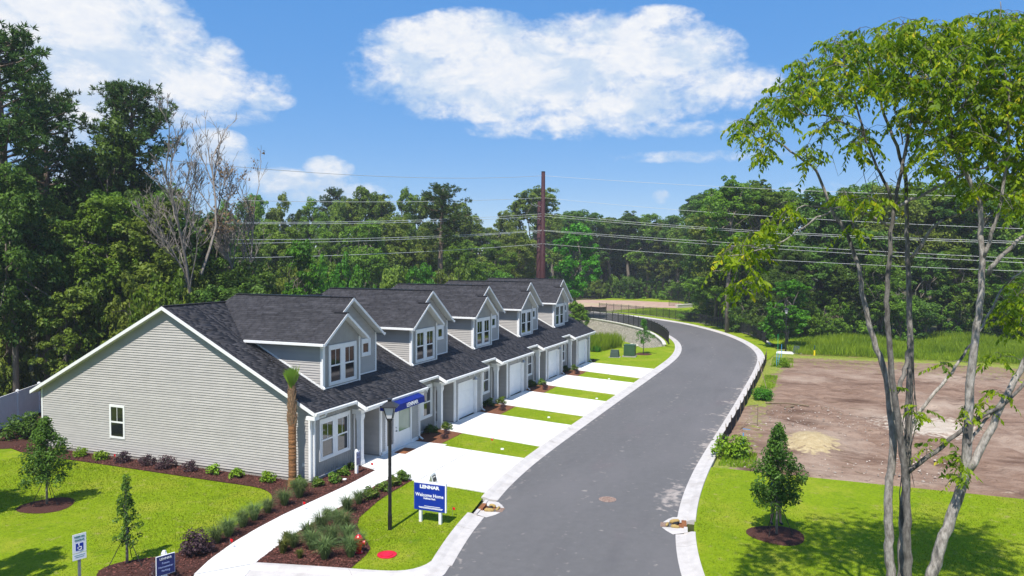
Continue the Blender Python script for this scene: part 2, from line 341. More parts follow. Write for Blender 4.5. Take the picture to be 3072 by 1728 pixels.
def blend_material(name, mats_attrs, bump=.9, bdist=.12, bscale=8):
    """one ground material that fades between others where a painted vertex mask says so"""
    m = bpy.data.materials.new(name); m.use_nodes = True; nt = m.node_tree; N = nt.nodes; L = nt.links; b = N['Principled BSDF']; b.inputs['Roughness'].default_value = .95; b.inputs['Specular IOR Level'].default_value = .1
    tc = N.new('ShaderNodeTexCoord')
    def cn(c1, c2, sc_, st, lo, hi, det=10):
        mp = N.new('ShaderNodeMapping'); mp.inputs['Scale'].default_value = st; L.new(tc.outputs['Object'], mp.inputs[0]); n = N.new('ShaderNodeTexNoise'); n.inputs['Scale'].default_value = sc_; n.inputs['Detail'].default_value = det; n.inputs['Roughness'].default_value = .65; L.new(mp.outputs[0], n.inputs['Vector'])
        r = N.new('ShaderNodeValToRGB'); r.color_ramp.elements[0].position = lo; r.color_ramp.elements[1].position = hi; r.color_ramp.elements[0].color = (*c1, 1); r.color_ramp.elements[1].color = (*c2, 1); L.new(n.outputs[0], r.inputs[0]); return r.outputs[0]
    col = None
    for attr, layers in mats_attrs:
        c = cn(*layers[0])
        for lay in layers[1:]:
            mx = N.new('ShaderNodeMix'); mx.data_type = 'RGBA'; L.new(cn((0, 0, 0), (1, 1, 1), *lay[1:]), mx.inputs[0]); L.new(c, mx.inputs[6]); mx.inputs[7].default_value = (*lay[0], 1); c = mx.outputs[2]
        if col is None: col = c
        else:
            a = N.new('ShaderNodeAttribute'); a.attribute_name = attr
            n = N.new('ShaderNodeTexNoise'); n.inputs['Scale'].default_value = 3.2; n.inputs['Detail'].default_value = 7; L.new(tc.outputs['Object'], n.inputs['Vector'])
            ad = N.new('ShaderNodeMath'); ad.operation = 'MULTIPLY_ADD'; L.new(n.outputs[0], ad.inputs[0]); ad.inputs[1].default_value = 1.4; ad.inputs[2].default_value = -.70; su = N.new('ShaderNodeMath'); su.operation = 'ADD'; L.new(a.outputs['Fac'], su.inputs[0]); L.new(ad.outputs[0], su.inputs[1])
            mr = N.new('ShaderNodeMapRange'); mr.inputs['From Min'].default_value = .38; mr.inputs['From Max'].default_value = .62; L.new(su.outputs[0], mr.inputs[0])
            mx = N.new('ShaderNodeMix'); mx.data_type = 'RGBA'; L.new(mr.outputs[0], mx.inputs[0]); L.new(col, mx.inputs[6]); L.new(c, mx.inputs[7]); col = mx.outputs[2]
    L.new(col, b.inputs['Base Color']); n = N.new('ShaderNodeTexNoise'); n.inputs['Scale'].default_value = bscale; n.inputs['Detail'].default_value = 6; L.new(tc.outputs['Object'], n.inputs['Vector']); bp = N.new('ShaderNodeBump'); bp.inputs['Strength'].default_value = bump; bp.inputs['Distance'].default_value = bdist; L.new(n.outputs[0], bp.inputs['Height']); L.new(bp.outputs[0], b.inputs['Normal']); return m
lot_m = blend_material('dirt_lot_ground', [
    (None, [((.150, .088, .060), (.320, .218, .158), 1.2, (1.7, .40, 1), .26, .74), ((.42, .325, .250), .13, (1, 1, 1), .50, .72), ((.090, .050, .034), .34, (1.2, .6, 1), .52, .70), ((.37, .275, .205), 2.6, (2.2, .35, 1), .60, .70), ((.085, .050, .036), 5.0, (1.2, .8, 1), .60, .70)]),
    ('sand', [((.38, .285, .15), (.50, .40, .235), 3.0, (1, 1, 1), .35, .65)]),
    ('pale', [((.40, .325, .25), (.55, .475, .39), 2.0, (1.6, .5, 1), .35, .65)]),
    ('grassy', [((.15, .20, .02), (.30, .31, .07), 5.0, (1, 1, 1), .35, .65)])])

road_m = blend_material('road_asphalt', [
    (None, [((.116, .113, .114), (.133, .129, .130), 3.0, (1, 1, 1), .30, .70), ((.148, .141, .143), .16, (.4, 1.2, 1), .46, .72), ((.104, .100, .104), .35, (.30, 1.4, 1), .56, .80), ((.136, .120, .124), .25, (.6, 1, 1), .58, .76)]),
    ('dust', [((.27, .235, .215), (.36, .32, .29), 2.0, (1, 1, 1), .35, .65)])], .25, .01, 160)
lawn = blend_material('lawn_turf', [
    (None, [((.155, .235, .005), (.240, .330, .008), 7.0, (1, 1, 1), .30, .70), ((.315, .335, .030), .45, (1, 1, 1), .48, .72), ((.125, .215, .006), .8, (1, 1, 1), .55, .70), ((.31, .285, .085), 2.3, (1, 1, 1), .58, .72), ((.095, .155, .006), 16.0, (1, 1, 1), .56, .66)])], .8, .06, 40)
# ------------------------------------------------------------------ setting: terrain, roads, kerbs, lawns
def sstep(a, b, x):
    t = np.clip((np.asarray(x, float) - a) / (b - a), 0, 1); return t * t * (3 - 2 * t)
def chaikin(P, n=2):
    P = [np.array(p, float) for p in P]
    for _ in range(n):
        Q = [P[0]]
        for a, b in zip(P[:-1], P[1:]): Q += [a * .75 + b * .25, a * .25 + b * .75]
        P = Q + [P[-1]]
    return np.array(P)
def resample(P, n):
    P = np.asarray(P, float); s = np.r_[0, np.cumsum(np.linalg.norm(np.diff(P, axis=0), axis=1))]; t = np.linspace(0, s[-1], n)
    return np.stack([np.interp(t, s, P[:, k]) for k in range(P.shape[1])], 1)
def offset(P, d):
    P = np.asarray(P, float); T = np.gradient(P, axis=0); T /= np.linalg.norm(T, axis=1)[:, None]
    return P + d * np.stack([-T[:, 1], T[:, 0]], 1)          # positive = to the left of travel
# asphalt edges measured on the ground
RIGHT = chaikin([(-10.5, -18.6), (-6.5, -16.75), (-3.5, -15.75), (-.6, -15.08), (2.1, -14.72), (5.4, -14.48), (10, -14.38), (20, -14.52), (32, -14.56), (41, -14.56), (48.7, -14.37), (54.4, -13.67), (59.1, -12.67), (64.3, -11.2), (71, -8.7), (77.6, -5.4), (83.6, -1.8), (88.5, 2.4), (93, 6.8), (97.6, 12.2), (100.6, 18), (102.5, 25), (103.5, 36), (103.5, 60)])
LEFT = chaikin([(-8.6, -10.3), (-6.1, -9.26), (-4.5, -8.86), (-2.3, -8.41), (0, -8.1), (2, -7.78), (4.2, -7.58), (7, -7.43), (12, -7.38), (24, -7.38), (36, -7.42), (43.6, -7.40), (49.1, -7.10), (54.5, -6.38), (59.7, -5.28), (65.2, -3.55), (70.4, -1.4), (76.5, 2.2), (82.5, 6.9), (88, 12), (92, 17.2), (94.7, 23), (96.2, 31), (96.4, 60)])
WALL = chaikin([(56.2, -4.15), (59, -3.5), (62, -2.6), (68, -.5), (73, 1.95), (79.9, 6.5), (84.2, 10.4), (87.8, 14.6), (90.3, 19), (92, 26), (92.4, 36)])
def terr(x, y):
    x = np.asarray(x, float); y = np.asarray(y, float)
    return -2.1 * sstep(51, 67, x) * sstep(-5.6, -1.6, y)
def road_side(x, y):
    """True where (x, y) lies on the road side of the retaining wall (or beyond)"""
    return (y < np.interp(x, WALL[:, 0], WALL[:, 1], left=-4.0, right=99)) | (x > 92.4)
gx = np.r_[np.array([-2500, -1200, -500, -200, -90]), np.arange(-60, 41, 5), np.arange(42, 100, 1.0), np.arange(104, 180, 6), np.array([220, 300, 450, 700, 1200, 2500])]
gy = np.r_[np.array([-2500, -1200, -500, -250, -140]), np.arange(-100, -10, 5), np.arange(-10, 60, 1.0), np.array([70, 90, 120, 160, 250, 500, 1200, 2500])]
XX, YY = np.meshgrid(gx, gy, indexing='ij')
pit = sstep(44, 56, XX) * (1 - sstep(95, 97, XX)) * sstep(-9, -6, YY) * (1 - sstep(70, 90, YY))
ZZ = np.where(pit > 0, -.08 + (terr(XX, YY) - .5) * np.minimum(pit * 2, 1), -.08)
vv = np.stack([XX, YY, ZZ], -1).reshape(-1, 3); ni, nj = XX.shape
idx = np.arange(ni * nj).reshape(ni, nj)
qd = np.stack([idx[:-1, :-1], idx[1:, :-1], idx[1:, 1:], idx[:-1, 1:]], -1).reshape(-1, 4)
link('ground', np_mesh('ground', vv, qd, floorm), label='dark woodland floor reaching to the horizon', category='ground', kind='structure')

def sheet(name, poly, z, m, label, category, kind='structure', parent=None):
    b = MB(); b.face(*[(p[0], p[1], z) for p in poly]); me = b.mesh(name, m)
    if me.polygons[0].normal.z < 0: me.flip_normals()
    return link(name, me, parent, **({} if parent else dict(label=label, category=category, kind=kind)))
def ribbon(name, A, B, z, m, **tags):
    A = np.asarray(A); B = np.asarray(B); n = len(A); za = np.full(n, z)
    v = np.concatenate([np.c_[A, za], np.c_[B, za]]); i = np.arange(n - 1); q = np.stack([i, i + n, i + n + 1, i + 1], 1)
    # orient upwards
    a, b_, c = v[q[0][0]], v[q[0][1]], v[q[0][2]]
    if np.cross(b_ - a, c - a)[2] < 0: q = q[:, ::-1]
    return link(name, np_mesh(name, v, q, m), **tags)
rl, rr = resample(LEFT, 120), resample(RIGHT, 120)
nr = 420; rl2, rr2 = resample(LEFT, nr), resample(RIGHT, nr); lat = np.linspace(0, 1, 25)
rv = rl2[:, None] * (1 - lat)[None, :, None] + rr2[:, None] * lat[None, :, None]; crown = .05 * (1 - (2 * lat - 1) ** 2)
rvv = np.concatenate([rv, np.broadcast_to(crown[None, :, None], (nr, 25, 1))], -1).reshape(-1, 3); ri = np.arange(nr * 25).reshape(nr, 25)
me = np_mesh('road', rvv, np.stack([ri[:-1, 1:], ri[:-1, :-1], ri[1:, :-1], ri[1:, 1:]], -1).reshape(-1, 4), road_m, smooth=True)
if me.polygons[50].normal.z < 0: me.flip_normals()
qx, qy, ql = rvv[:, 0], rvv[:, 1], np.tile(lat, nr)
dust = .16 + .34 * np.exp(-((ql - .985) / .035) ** 2) * (qx > 8) * (qx < 60) + .46 * np.exp(-(((qx - 4.2) / 2.3) ** 2 + ((qy + 14.15) / .45) ** 2)) + .20 * np.exp(-((ql - .45) / .012) ** 2) + .22 * np.exp(-((ql - .02) / .03) ** 2)
for yy, xx in ((-14.1, 13.2), (-13.9, 16.5), (-13.8, 21), (-14, 25.5), (-13.9, 31)): dust += .33 * np.exp(-(((qx - xx) / .35) ** 2 + ((qy - yy) / .7) ** 2))
me.attributes.new('dust', 'FLOAT', 'POINT').data.foreach_set('value', np.clip(dust, 0, 1).astype(np.float32))
link('road', me, label='smooth grey asphalt road curving past the townhouses', category='road', kind='structure')
sheet('cross_street', [(-24, -60), (-8.05, -60), (-8.05, -18.2), (-8.0, -9.2), (-8.05, -5), (-8.75, -2.6), (-12.5, 4), (-24, 8)], -.006, asphalt, 'asphalt street crossing just below the camera', 'road')

sheet('street_corner', [(-9.2, -7.5), (-4.2, -8.2), (-3.0, -9.5), (-4, -13), (-9.2, -13)], -.012, asphalt, 'asphalt where the road meets the side street', 'road')
# kerbs: rolled profile in cast sections with open joints
def curb(name, path, sgn, label, step=3.05, far=60):
    root = link(name, None, None, label, 'curb', None, 'structure')
    P = resample(path, max(2, int(np.sum(np.linalg.norm(np.diff(path, axis=0), axis=1)) / .4)))
    prof = [(-.02, -.05), (-.02, .006), (.16, .012), (.34, .028), (.46, .075), (.53, .092), (.64, .095), (.65, .07), (.65, -.1)]
    T = np.gradient(P, axis=0); T /= np.linalg.norm(T, axis=1)[:, None]; Nn = np.stack([-T[:, 1], T[:, 0]], 1) * sgn
    s = np.r_[0, np.cumsum(np.linalg.norm(np.diff(P, axis=0), axis=1))]; k0 = 0; nsec = 0
    while k0 < len(P) - 1:
        L_ = step if P[k0][0] < far else 60
        k1 = min(len(P) - 1, int(np.searchsorted(s, s[k0] + L_)))
        if k1 <= k0: break
        rows = []
        for k in range(k0, k1 + 1):
            p = P[k].copy()
            if k == k1 and k1 < len(P) - 1: p = p - T[k] * .025
            rows.append([(p[0] + Nn[k][0] * o, p[1] + Nn[k][1] * o, z) for o, z in prof])
        b = MB(); m = len(prof); v = [q for r in rows for q in r]; f = []
        for i in range(len(rows) - 1):
            for j in range(m - 1):
                q = (i * m + j, i * m + j + 1, (i + 1) * m + j + 1, (i + 1) * m + j); f.append(q if sgn < 0 else q[::-1])
        f.append(tuple(range(m)) if sgn > 0 else tuple(range(m - 1, -1, -1))); e = (len(rows) - 1) * m; f.append(tuple(range(e + m - 1, e - 1, -1)) if sgn > 0 else tuple(range(e, e + m)))
        b.raw(v, f); b.build('curb_section', curbc, root); k0 = k1; nsec += 1
    return root
LEFT_C = np.array([p for p in resample(LEFT, 400) if p[0] > -5.4])
a_in = [i for i, p in enumerate(LEFT_C) if -1.15 < p[0] < 1.0]
curb('curb', LEFT_C[:a_in[0] + 1], +1, 'rolled concrete curb beside the corner lawn with the blue sign')
curb('curb', LEFT_C[a_in[-1]:], +1, 'rolled concrete curb along the driveway side of the road')
RIGHT_C = np.array([p for p in resample(RIGHT, 400)])
b_in = [i for i, p in enumerate(RIGHT_C) if -.2 < p[0] < 1.6]
curb('curb', RIGHT_C[:b_in[0] + 1], -1, 'rolled concrete curb beside the near part of the tree lawn')
curb('curb', RIGHT_C[b_in[-1]:], -1, 'rolled concrete curb along the dirt lot side of the road')
# corner of the side street
inner = chaikin([(-7.62, -3.45), (-7.35, -4.5), (-6.95, -6.2), (-6.72, -7.3), (-6.45, -8.05), (-5.9, -8.42), (-5.25, -8.44)])
outer = chaikin([(-8.42, -3.75), (-8.05, -4.8), (-7.7, -6.5), (-7.45, -7.8), (-7.1, -8.7), (-6.4, -9.25), (-5.45, -9.06)])
cr = link('curb', None, None, 'concrete corner curb curling round the corner lawn', 'curb', None, 'structure')
ia, oa = resample(inner, 25), resample(outer, 25)
for a, b2 in ((0, 12), (12, 24)):
    b = MB(); prof = [(0, -.1), (0, .085), (.22, .09), (.4, .06), (.55, .02), (1.0, .008), (1.0, -.05)]; rows = []
    for k in range(a, b2 + 1):
        t = .012 if (k == b2 and b2 < 24) else 0
        rows.append([(ia[k][0] * (1 - o) + oa[k][0] * o, ia[k][1] * (1 - o) + oa[k][1] * o + t, z) for o, z in prof])
    m = len(prof); f = []
    for i in range(len(rows) - 1):
        for j in range(m - 1): f.append((i * m + j, (i + 1) * m + j, (i + 1) * m + j + 1, i * m + j + 1))
    f.append(tuple(range(m))); f.append(tuple(range(len(rows) * m - 1, (len(rows) - 1) * m - 1, -1)))
    b.raw([q for r in rows for q in r], f); b.build('curb_section', curbc, cr)

# lawns and beds
MULCH_EDGE = [(-.73, 17.0), (-1.18, 15.4), (-1.2, 13.4), (-1.17, 11.3), (-1.2, 8.65), (-1.24, 6.1), (-1.28, 3.7), (-1.27, 2.05), (-1.4, 1.2), (-1.94, .38), (-2.74, -.13), (-3.74, -.36), (-4.9, -.57), (-6.1, -.78), (-6.9, -.98), (-7.45, -.80), (-8.2, -.5), (-8.95, .35), (-9.64, .55), (-10.2, .15), (-10.5, -.8), (-10.2, -1.9), (-9.6, -2.5)]
WALK_L = [(-8.95, -2.38), (-7.9, -2.0), (-6.5, -1.68), (-5.2, -1.52), (-3.62, -1.44), (-1.6, -1.5), (.4, -1.55), (2.65, -1.45)]
WALK_R = [(-7.6, -3.48), (-6.6, -3.28), (-5.2, -3.05), (-3.6, -2.93), (-2.0, -2.86), (-.5, -2.72), (1.0, -2.66), (2.05, -2.72)]
LAWN_LEFT = [tuple(p) for p in chaikin(MULCH_EDGE, 1)] + [(-10.5, -3.2), (-13.0, 3.6), (-40, 10), (-40, 40), (-1.0, 24.0), (1.6, 20.8)]
sheet('lawn', LAWN_LEFT, .03, lawn, 'bright mown lawn below the gable wall', 'lawn')
BED_HOUSE = [tuple(p) for p in chaikin(MULCH_EDGE, 1)] + [(-8.95, -2.38)] + WALK_L[1:] + [(3.0, -.5), (3.0, .3), (.3, .3), (.3, 17)]
sheet('mulch_bed', BED_HOUSE, .05, mulch, 'dark red mulch bed along the gable wall and sidewalk', 'mulch bed')
sheet('rear_bed', [(-.9, 17.0), (-1.6, 18.2), (-2.6, 20.4), (-2.6, 21.4), (6, 26.5), (12, 26), (12, 16), (0.2, 15.9)], .045, mulch, 'shaded mulch strip beside the white rear fence', 'mulch bed')
BED_GRASS = WALK_R + [(2.06, -3.66), (.1, -3.71), (-1.0, -3.80), (-1.9, -3.97), (-2.85, -4.16), (-3.55, -4.52), (-4.2, -5.08), (-4.8, -5.7), (-5.2, -6.1), (-5.75, -6.27), (-6.3, -6.34), (-6.92, -6.42), (-7.35, -4.45)]
sheet('mulch_bed', BED_GRASS, .05, mulch, 'dark mulch bed of ornamental grasses by the hydrant', 'mulch bed')
LAWN_CORNER = [(2.0, -3.60), (.1, -3.66), (-1.0, -3.75), (-1.9, -3.92), (-2.9, -4.12), (-3.6, -4.48), (-4.25, -5.04), (-4.85, -5.66), (-5.25, -6.06), (-5.8, -6.23), (-6.35, -6.30), (-6.95, -6.38), (-6.72, -7.3), (-6.45, -8.05), (-5.9, -8.40), (-5.3, -8.42), (-3.81, -8.25), (-2.2, -7.95), (-.83, -7.66), (.31, -7.46), (1.27, -7.30), (1.55, -7.26)]
sheet('lawn', LAWN_CORNER, .035, lawn, 'small corner lawn carrying the blue welcome sign', 'lawn')
_ro = [tuple(p) for p in offset(resample(RIGHT, 200), -.60) if p[0] < 8.95]
LAWN_RIGHT = _ro + [(8.95, -15.02), (8.95, -60), (-7, -60)]
sheet('lawn', LAWN_RIGHT, .035, lawn, 'bright lawn with tree shadows between road and dirt lot', 'lawn')

# sidewalk slabs
def slabs(name, A, B, cuts, z, m, label, category):
    root = link(name, None, None, label, category, None, 'structure'); A = resample(A, 60); B = resample(B, 60)
    for i in range(cuts):
        t0, t1 = i / cuts, (i + 1) / cuts; n = 6; rows = []
        ts = np.linspace(t0, t1 - (.0022 if i < cuts - 1 else 0), n)
        ev = lambda P, t: np.array([np.interp(t, np.linspace(0, 1, 60), P[:, k]) for k in range(2)])
        b = MB(); v = []; 
        for t in ts: v += [(*ev(A, t), z), (*ev(B, t), z), (*ev(A, t), -.08), (*ev(B, t), -.08)]
        f = []
        for k in range(n - 1):
            q = 4 * k; f += [(q, q + 1, q + 5, q + 4), (q + 2, q, q + 4, q + 6), (q + 1, q + 3, q + 7, q + 5)]
        f += [(0, 2, 3, 1), (4 * n - 4, 4 * n - 3, 4 * n - 1, 4 * n - 2)]
        b.raw(v, f); b.build('slab', m, root)
    return root
slabs('sidewalk', WALK_L[::1], WALK_R, 7, .06, concrete, 'white concrete sidewalk sweeping up to the first townhouse', 'sidewalk')
ap = link('sidewalk', None, None, 'concrete landing where the sidewalk meets the side street', 'sidewalk', None, 'structure')
b = MB(); b.slab([(-8.97, -2.42, .052), (-7.65, -3.52, .052), (-8.45, -3.8, .02), (-9.75, -2.75, .02)], (0, 0, 1), .1); b.build('slab', concrete, ap)
# driveways (near edge garage end, near edge kerb end, far edge garage end, far edge kerb end)
DW = [((2.05, -2.6), (1.58, -7.24), (7.95, -.47), (7.0, -6.80)), ((10.95, -.3), (9.4, -6.76), (16.0, -.47), (14.62, -6.74)), ((18.85, -.3), (17.2, -6.74), (24.0, -.47), (22.25, -6.74)), ((27.05, -.3), (24.92, -6.74), (32.05, -.47), (30.25, -6.74)), ((35.0, -.3), (32.6, -6.76), (39.75, -.47), (37.9, -6.78))]
ORD = ['nearest', 'second', 'middle', 'fourth', 'farthest']
for k, (a, b_, c, d) in enumerate(DW):
    root = link('driveway', None, None, f'white concrete driveway of the {ORD[k]} townhouse', 'driveway', 'driveways of the townhouse row', 'structure')
    aty = lambda p, q, y: (p[0] + (q[0] - p[0]) * (y - p[1]) / (q[1] - p[1]), y)
    for poly in ([a, aty(a, b_, -3.92), aty(c, d, -3.92), c], [aty(a, b_, -3.95), b_, d, aty(c, d, -3.95)]):
        b = MB(); b.slab([(*p, .075) for p in poly], (0, 0, 1), .14); b.build('slab', concrete, root)
# porch slabs and the landing of the first house
for k in range(5):
    root = link('porch_slab', None, None, f'shaded concrete porch floor of the {ORD[k]} townhouse', 'porch slab', 'porch floors', 'structure')
    o = 7.92 * k; b = MB(); b.box(3.02 + o, 4.72 + o, -.46, 3.0, -.1, .095); b.build('slab', concrete, root)
    b = MB()
    if k == 0: b.slab([(2.66, -1.44, .068), (2.08, -2.58, .068), (8.0, -2.3, .070), (8.0, -.45, .070), (3.02, -.5, .070)], (0, 0, 1), .1); b.build('slab', concrete, root)
    else: b.slab([(3.1 + o, -.47, .068), (3.05 + o, -.95, .068), (8.0 + o, -.95, .070), (8.0 + o, -.47, .070)], (0, 0, 1), .1); b.build('slab', concrete, root)
# strips between the driveways
for k in range(4):
    (a, b_, _, _), (_, _, c, d) = DW[k + 1], DW[k]
    lp = lambda p, q, y: (p[0] + (q[0] - p[0]) * (y - p[1]) / (q[1] - p[1]), y)
    n_ = ['first', 'second', 'third', 'fourth'][k]
    ym = -1.95
    sheet('lawn', [lp(c, d, ym), lp(c, d, -6.78), lp(a, b_, -6.78), lp(a, b_, ym)], .05, lawn, f'{n_} grass strip between driveways counted from the corner', 'lawn')
    o = 7.92 * k
    sheet('mulch_bed', [(8.3 + o, .05), lp(c, d, -.9), lp(c, d, ym + .02), lp(a, b_, ym + .02), lp(a, b_, -.35), (11.0 + o, .05)], .055, pine_straw, f'{n_} brown mulch patch between garages counted from the corner', 'mulch bed')
# lawn falling away into the basin beyond the last house
_cl = [tuple(p) for p in offset(resample(LEFT, 300), .60)]
lo_pts = [p for p in _cl if 38.2 < p[0] < 55.5]
Pp = resample(np.array(lo_pts + [(56.0, -4.6)] + [tuple(p) for p in WALL]), 70)
Qq = resample(np.array([(37.95, -6.6), (39.75, -.4), (40.6, -.35), (41.2, 6), (41.5, 16), (42, 30), (46, 44)]), 70)
tt = np.linspace(0, 1, 44); grid = Pp[:, None, :] * (1 - tt)[None, :, None] + Qq[:, None, :] * tt[None, :, None]
gz = terr(grid[..., 0], grid[..., 1]) + .03
gv = np.concatenate([grid, gz[..., None]], -1).reshape(-1, 3); ii = np.arange(70 * 44).reshape(70, 44)
gq = np.stack([ii[:-1, :-1], ii[1:, :-1], ii[1:, 1:], ii[:-1, 1:]], -1).reshape(-1, 4)
me = np_mesh('lawn', gv, gq, lawn)
if me.polygons[100].normal.z < 0: me.flip_normals()
link('lawn', me, label='lawn sloping down to the basin past the last townhouse', category='lawn', kind='structure')
# verges between kerb and walls on the far curve
inner_v = np.array([p for p in _cl if p[0] > 54]); outer_v = np.vstack([[(54.5, -5.3)], WALL, [(92.4, 60)]])
ribbon('verge', resample(inner_v, 60), resample(outer_v, 60), .055, lawn, label='grass verge between inner fence and far road', category='verge', kind='structure')
FENCE_R = chaikin([(61.5, -14.3), (65, -13.55), (70, -11.9), (76, -9.1), (80.5, -6.6), (85.5, -3.4), (90, .2), (94.6, 4.3), (98.2, 8.6), (101, 12.9), (102.6, 15.5)])
ro = np.array([p for p in offset(resample(RIGHT, 300), -.60) if p[0] > 47.5])
ribbon('verge', resample(np.array([p for p in ro if p[1] < 40]), 60), resample(np.vstack([[(48.0, -15.3), (55, -15.8)], FENCE_R + np.array([.25, -.2]), [(105.5, 22), (107, 42)]]), 60), .05, lawn, label='grass verge between road and outer fence', category='verge', kind='structure')
sheet('lawn', [(62, -15.2), (66, -14), (76, -9.6), (86, -3.7), (95, 4), (103, 15), (106, 24), (122, 30), (150, 22), (146, 2), (118, -6), (100, -14), (88, -22), (72, -24)], -.02, lawn, 'green grass slope beyond the outer fence', 'lawn')
Zg = lambda L_: [tuple(G(1650 + x / 3.623, 820 + y / 3.623)[:2]) for x, y in L_]
sheet('dirt_field', Zg([(180, 372), (330, 385), (620, 412), (760, 398), (1100, 372), (1380, 378), (1500, 352), (1400, 322), (880, 296), (400, 288), (150, 300)]), .02, dirt_far, 'pale bare dirt clearing in front of the far woods', 'dirt')

# dirt lot with ruts
rng = R_(5)
dx = np.arange(8.95, 52.6, .35); dy = np.arange(-62, -14.9, .35); DX, DY = np.meshgrid(dx, dy, indexing='ij')
def fbm(x, y, seed, octs=5, base=.3):
    r = R_(seed); z = np.zeros_like(x)
    for o in range(octs):
        for _ in range(4):
            a = r.uniform(0, 6.28); k = base * 1.9 ** o * r.uniform(.7, 1.3); z += np.sin((x * np.cos(a) + y * np.sin(a)) * k * 2 + r.uniform(0, 6.28)) * .5 ** o * .35
    return z
DZ = .03 + .05 * fbm(DX, DY, 3) + .03 * fbm(DX, DY, 44, 4, 1.1) + .02 * np.sin(DX * 3.1 + 1.3 * np.sin(DY * .25)) * sstep(-1, .5, fbm(DX, DY, 9, 2, .08))
DZ += .16 * np.exp(-((DX - 9.4) / .5) ** 2) * (.6 + .4 * np.sin(DY * 1.3)) * (DY < -17)
DZ[:, -1] = -.02; DZ[0, :] = .0
DZ += .42 * np.exp(-(((DX - 15.2) / 2.2) ** 2 + ((DY + 19.2) / 1.15) ** 2) * 1.3) * (1 + .15 * np.sin(DX * 4) * np.sin(DY * 5))
# ruts left by machines
for (ax, ay), (bx, by), wv in (((12, -24), (30, -19), .7), ((16, -30), (40, -20), 1.1), ((20, -40), (48, -26), .9), ((14, -22), (46, -33), 1.3), ((10, -28), (24, -17), .5), ((30, -17), (50, -40), .8)):
    d = np.array([bx - ax, by - ay]); Lr = np.linalg.norm(d); d = d / Lr; u = (DX - ax) * d[0] + (DY - ay) * d[1]; v_ = -(DX - ax) * d[1] + (DY - ay) * d[0] + wv * np.sin(u * .22)
    for o in (-.9, .9): DZ -= .10 * np.exp(-((v_ - o) / .30) ** 2) * (u > 0) * (u < Lr) - .055 * np.exp(-((np.abs(v_ - o) - .5) / .18) ** 2) * (u > 0) * (u < Lr)
DZ = np.maximum(DZ + .03, -.045)
DZ[:, -1] = -.02; DZ[0, :] = .0
n1, n2 = DX.shape; ii = np.arange(n1 * n2).reshape(n1, n2)
dq = np.stack([ii[:-1, :-1], ii[1:, :-1], ii[1:, 1:], ii[:-1, 1:]], -1).reshape(-1, 4)
me = np_mesh('dirt_lot', np.stack([DX, DY, DZ], -1).reshape(-1, 3), dq, lot_m, smooth=True)
cx, cy = DX.ravel(), DY.ravel()
masks = dict(sand=1.25 - np.hypot((cx - 15.2) / 2.3, (cy + 19.2) / 1.25) * .75 , pale=1.0 - np.hypot((cx - 22.4) / 3.2, (cy + 25.2) / 2.6) * .6,
             grassy=np.clip(np.maximum.reduce([(cx - 49.2) / 3, (cy + 17.0 + .5 * np.sin(cx * .8)) / 1.6 * (cx > 24), (cy + 16.6) / 1.2 * (cx < 12.6), .42 * sstep(-31, -36, cy) * sstep(26, 32, cx), .36 * sstep(34, 50, cx), .40 * np.exp(-((cy + 16.2) / 1.0) ** 2) * (cx > 12)]), 0, 1))
for k_, v_ in masks.items(): me.attributes.new(k_, 'FLOAT', 'POINT').data.foreach_set('value', np.clip(v_, 0, 1).astype(np.float32))
link('dirt_lot', me, label='bare reddish dirt lot with a sand heap right of the road', category='dirt', kind='structure')
sheet('meadow', [(52.5, -15.2), (62, -15.2), (72, -24), (84, -30), (90, -70), (52.5, -70)], .0, lawn2, 'rough grass ground under the tall meadow grass', 'meadow')
# ------------------------------------------------------------------ townhouses
W = 7.92; S = .511; ZR = 7.18; YR = 7.66; S2 = .69
rz = lambda y: ZR - S * abs(y - YR)
def shingles(poly, origin, du, dv, n, seed, course=.145, mat_=None):
    """courses of separate tabs over a planar polygon. du along the eave, dv up the slope, n normal; poly in (u, v)"""
    rng = R_(seed); P = np.array(poly); u0, u1 = P[:, 0].min(), P[:, 0].max(); v0, v1 = P[:, 1].min(), P[:, 1].max()
    rows = []; tint = []
    v = v0; 
    while v < v1 - .02:
        vm = min(v + course, v1)
        # spans of the polygon at the middle of the course
        h = (v + vm) / 2; xs = []
        for i in range(len(P)):
            (a, b), (c, d) = P[i], P[(i + 1) % len(P)]
            if (b > h) != (d > h): xs.append(a + (c - a) * (h - b) / (d - b))
        xs.sort()
        for s0, s1 in zip(xs[::2], xs[1::2]):
            u = s0; off = rng.uniform(0, .3); first = True
            base_t = rng.uniform(-.06, .06)
            while u < s1 - .01:
                w = rng.choice([.25, .35, .5, .7, .95]) if not first else off + .05; first = False
                e = min(u + w, s1); th = .016 if rng.random() < .5 else .009
                rows.append((u + .003, e - .001, v - .004, vm + .02, th)); tint.append(np.clip(.42 + base_t + rng.normal(0, .13), 0, 1)); u = e
        v = vm
    r = np.array(rows); o = np.array(origin, float); du = np.array(du, float); dv = np.array(dv, float); n = np.array(n, float)
    def pt(u, v, t): return o + u[:, None] * du + v[:, None] * dv + t[:, None] * n
    a, e, v0_, v1_, th = r.T; z = np.full_like(th, .002); thl = th + .006
    pts = np.stack([pt(a, v0_, z), pt(e, v0_, z), pt(e, v1_, z), pt(a, v1_, z), pt(a, v0_, thl), pt(e, v0_, thl), pt(e, v1_, z + .004), pt(a, v1_, z + .004)], 1)
    k = len(r); base = (np.arange(k) * 8)[:, None]
    fs = np.array([[4, 5, 6, 7], [0, 1, 5, 4], [1, 2, 6, 5], [3, 0, 4, 7]])
    q = (base[:, None, :] + fs[None]).reshape(-1, 4)
    return pts.reshape(-1, 3), q, np.repeat(tint, 4)
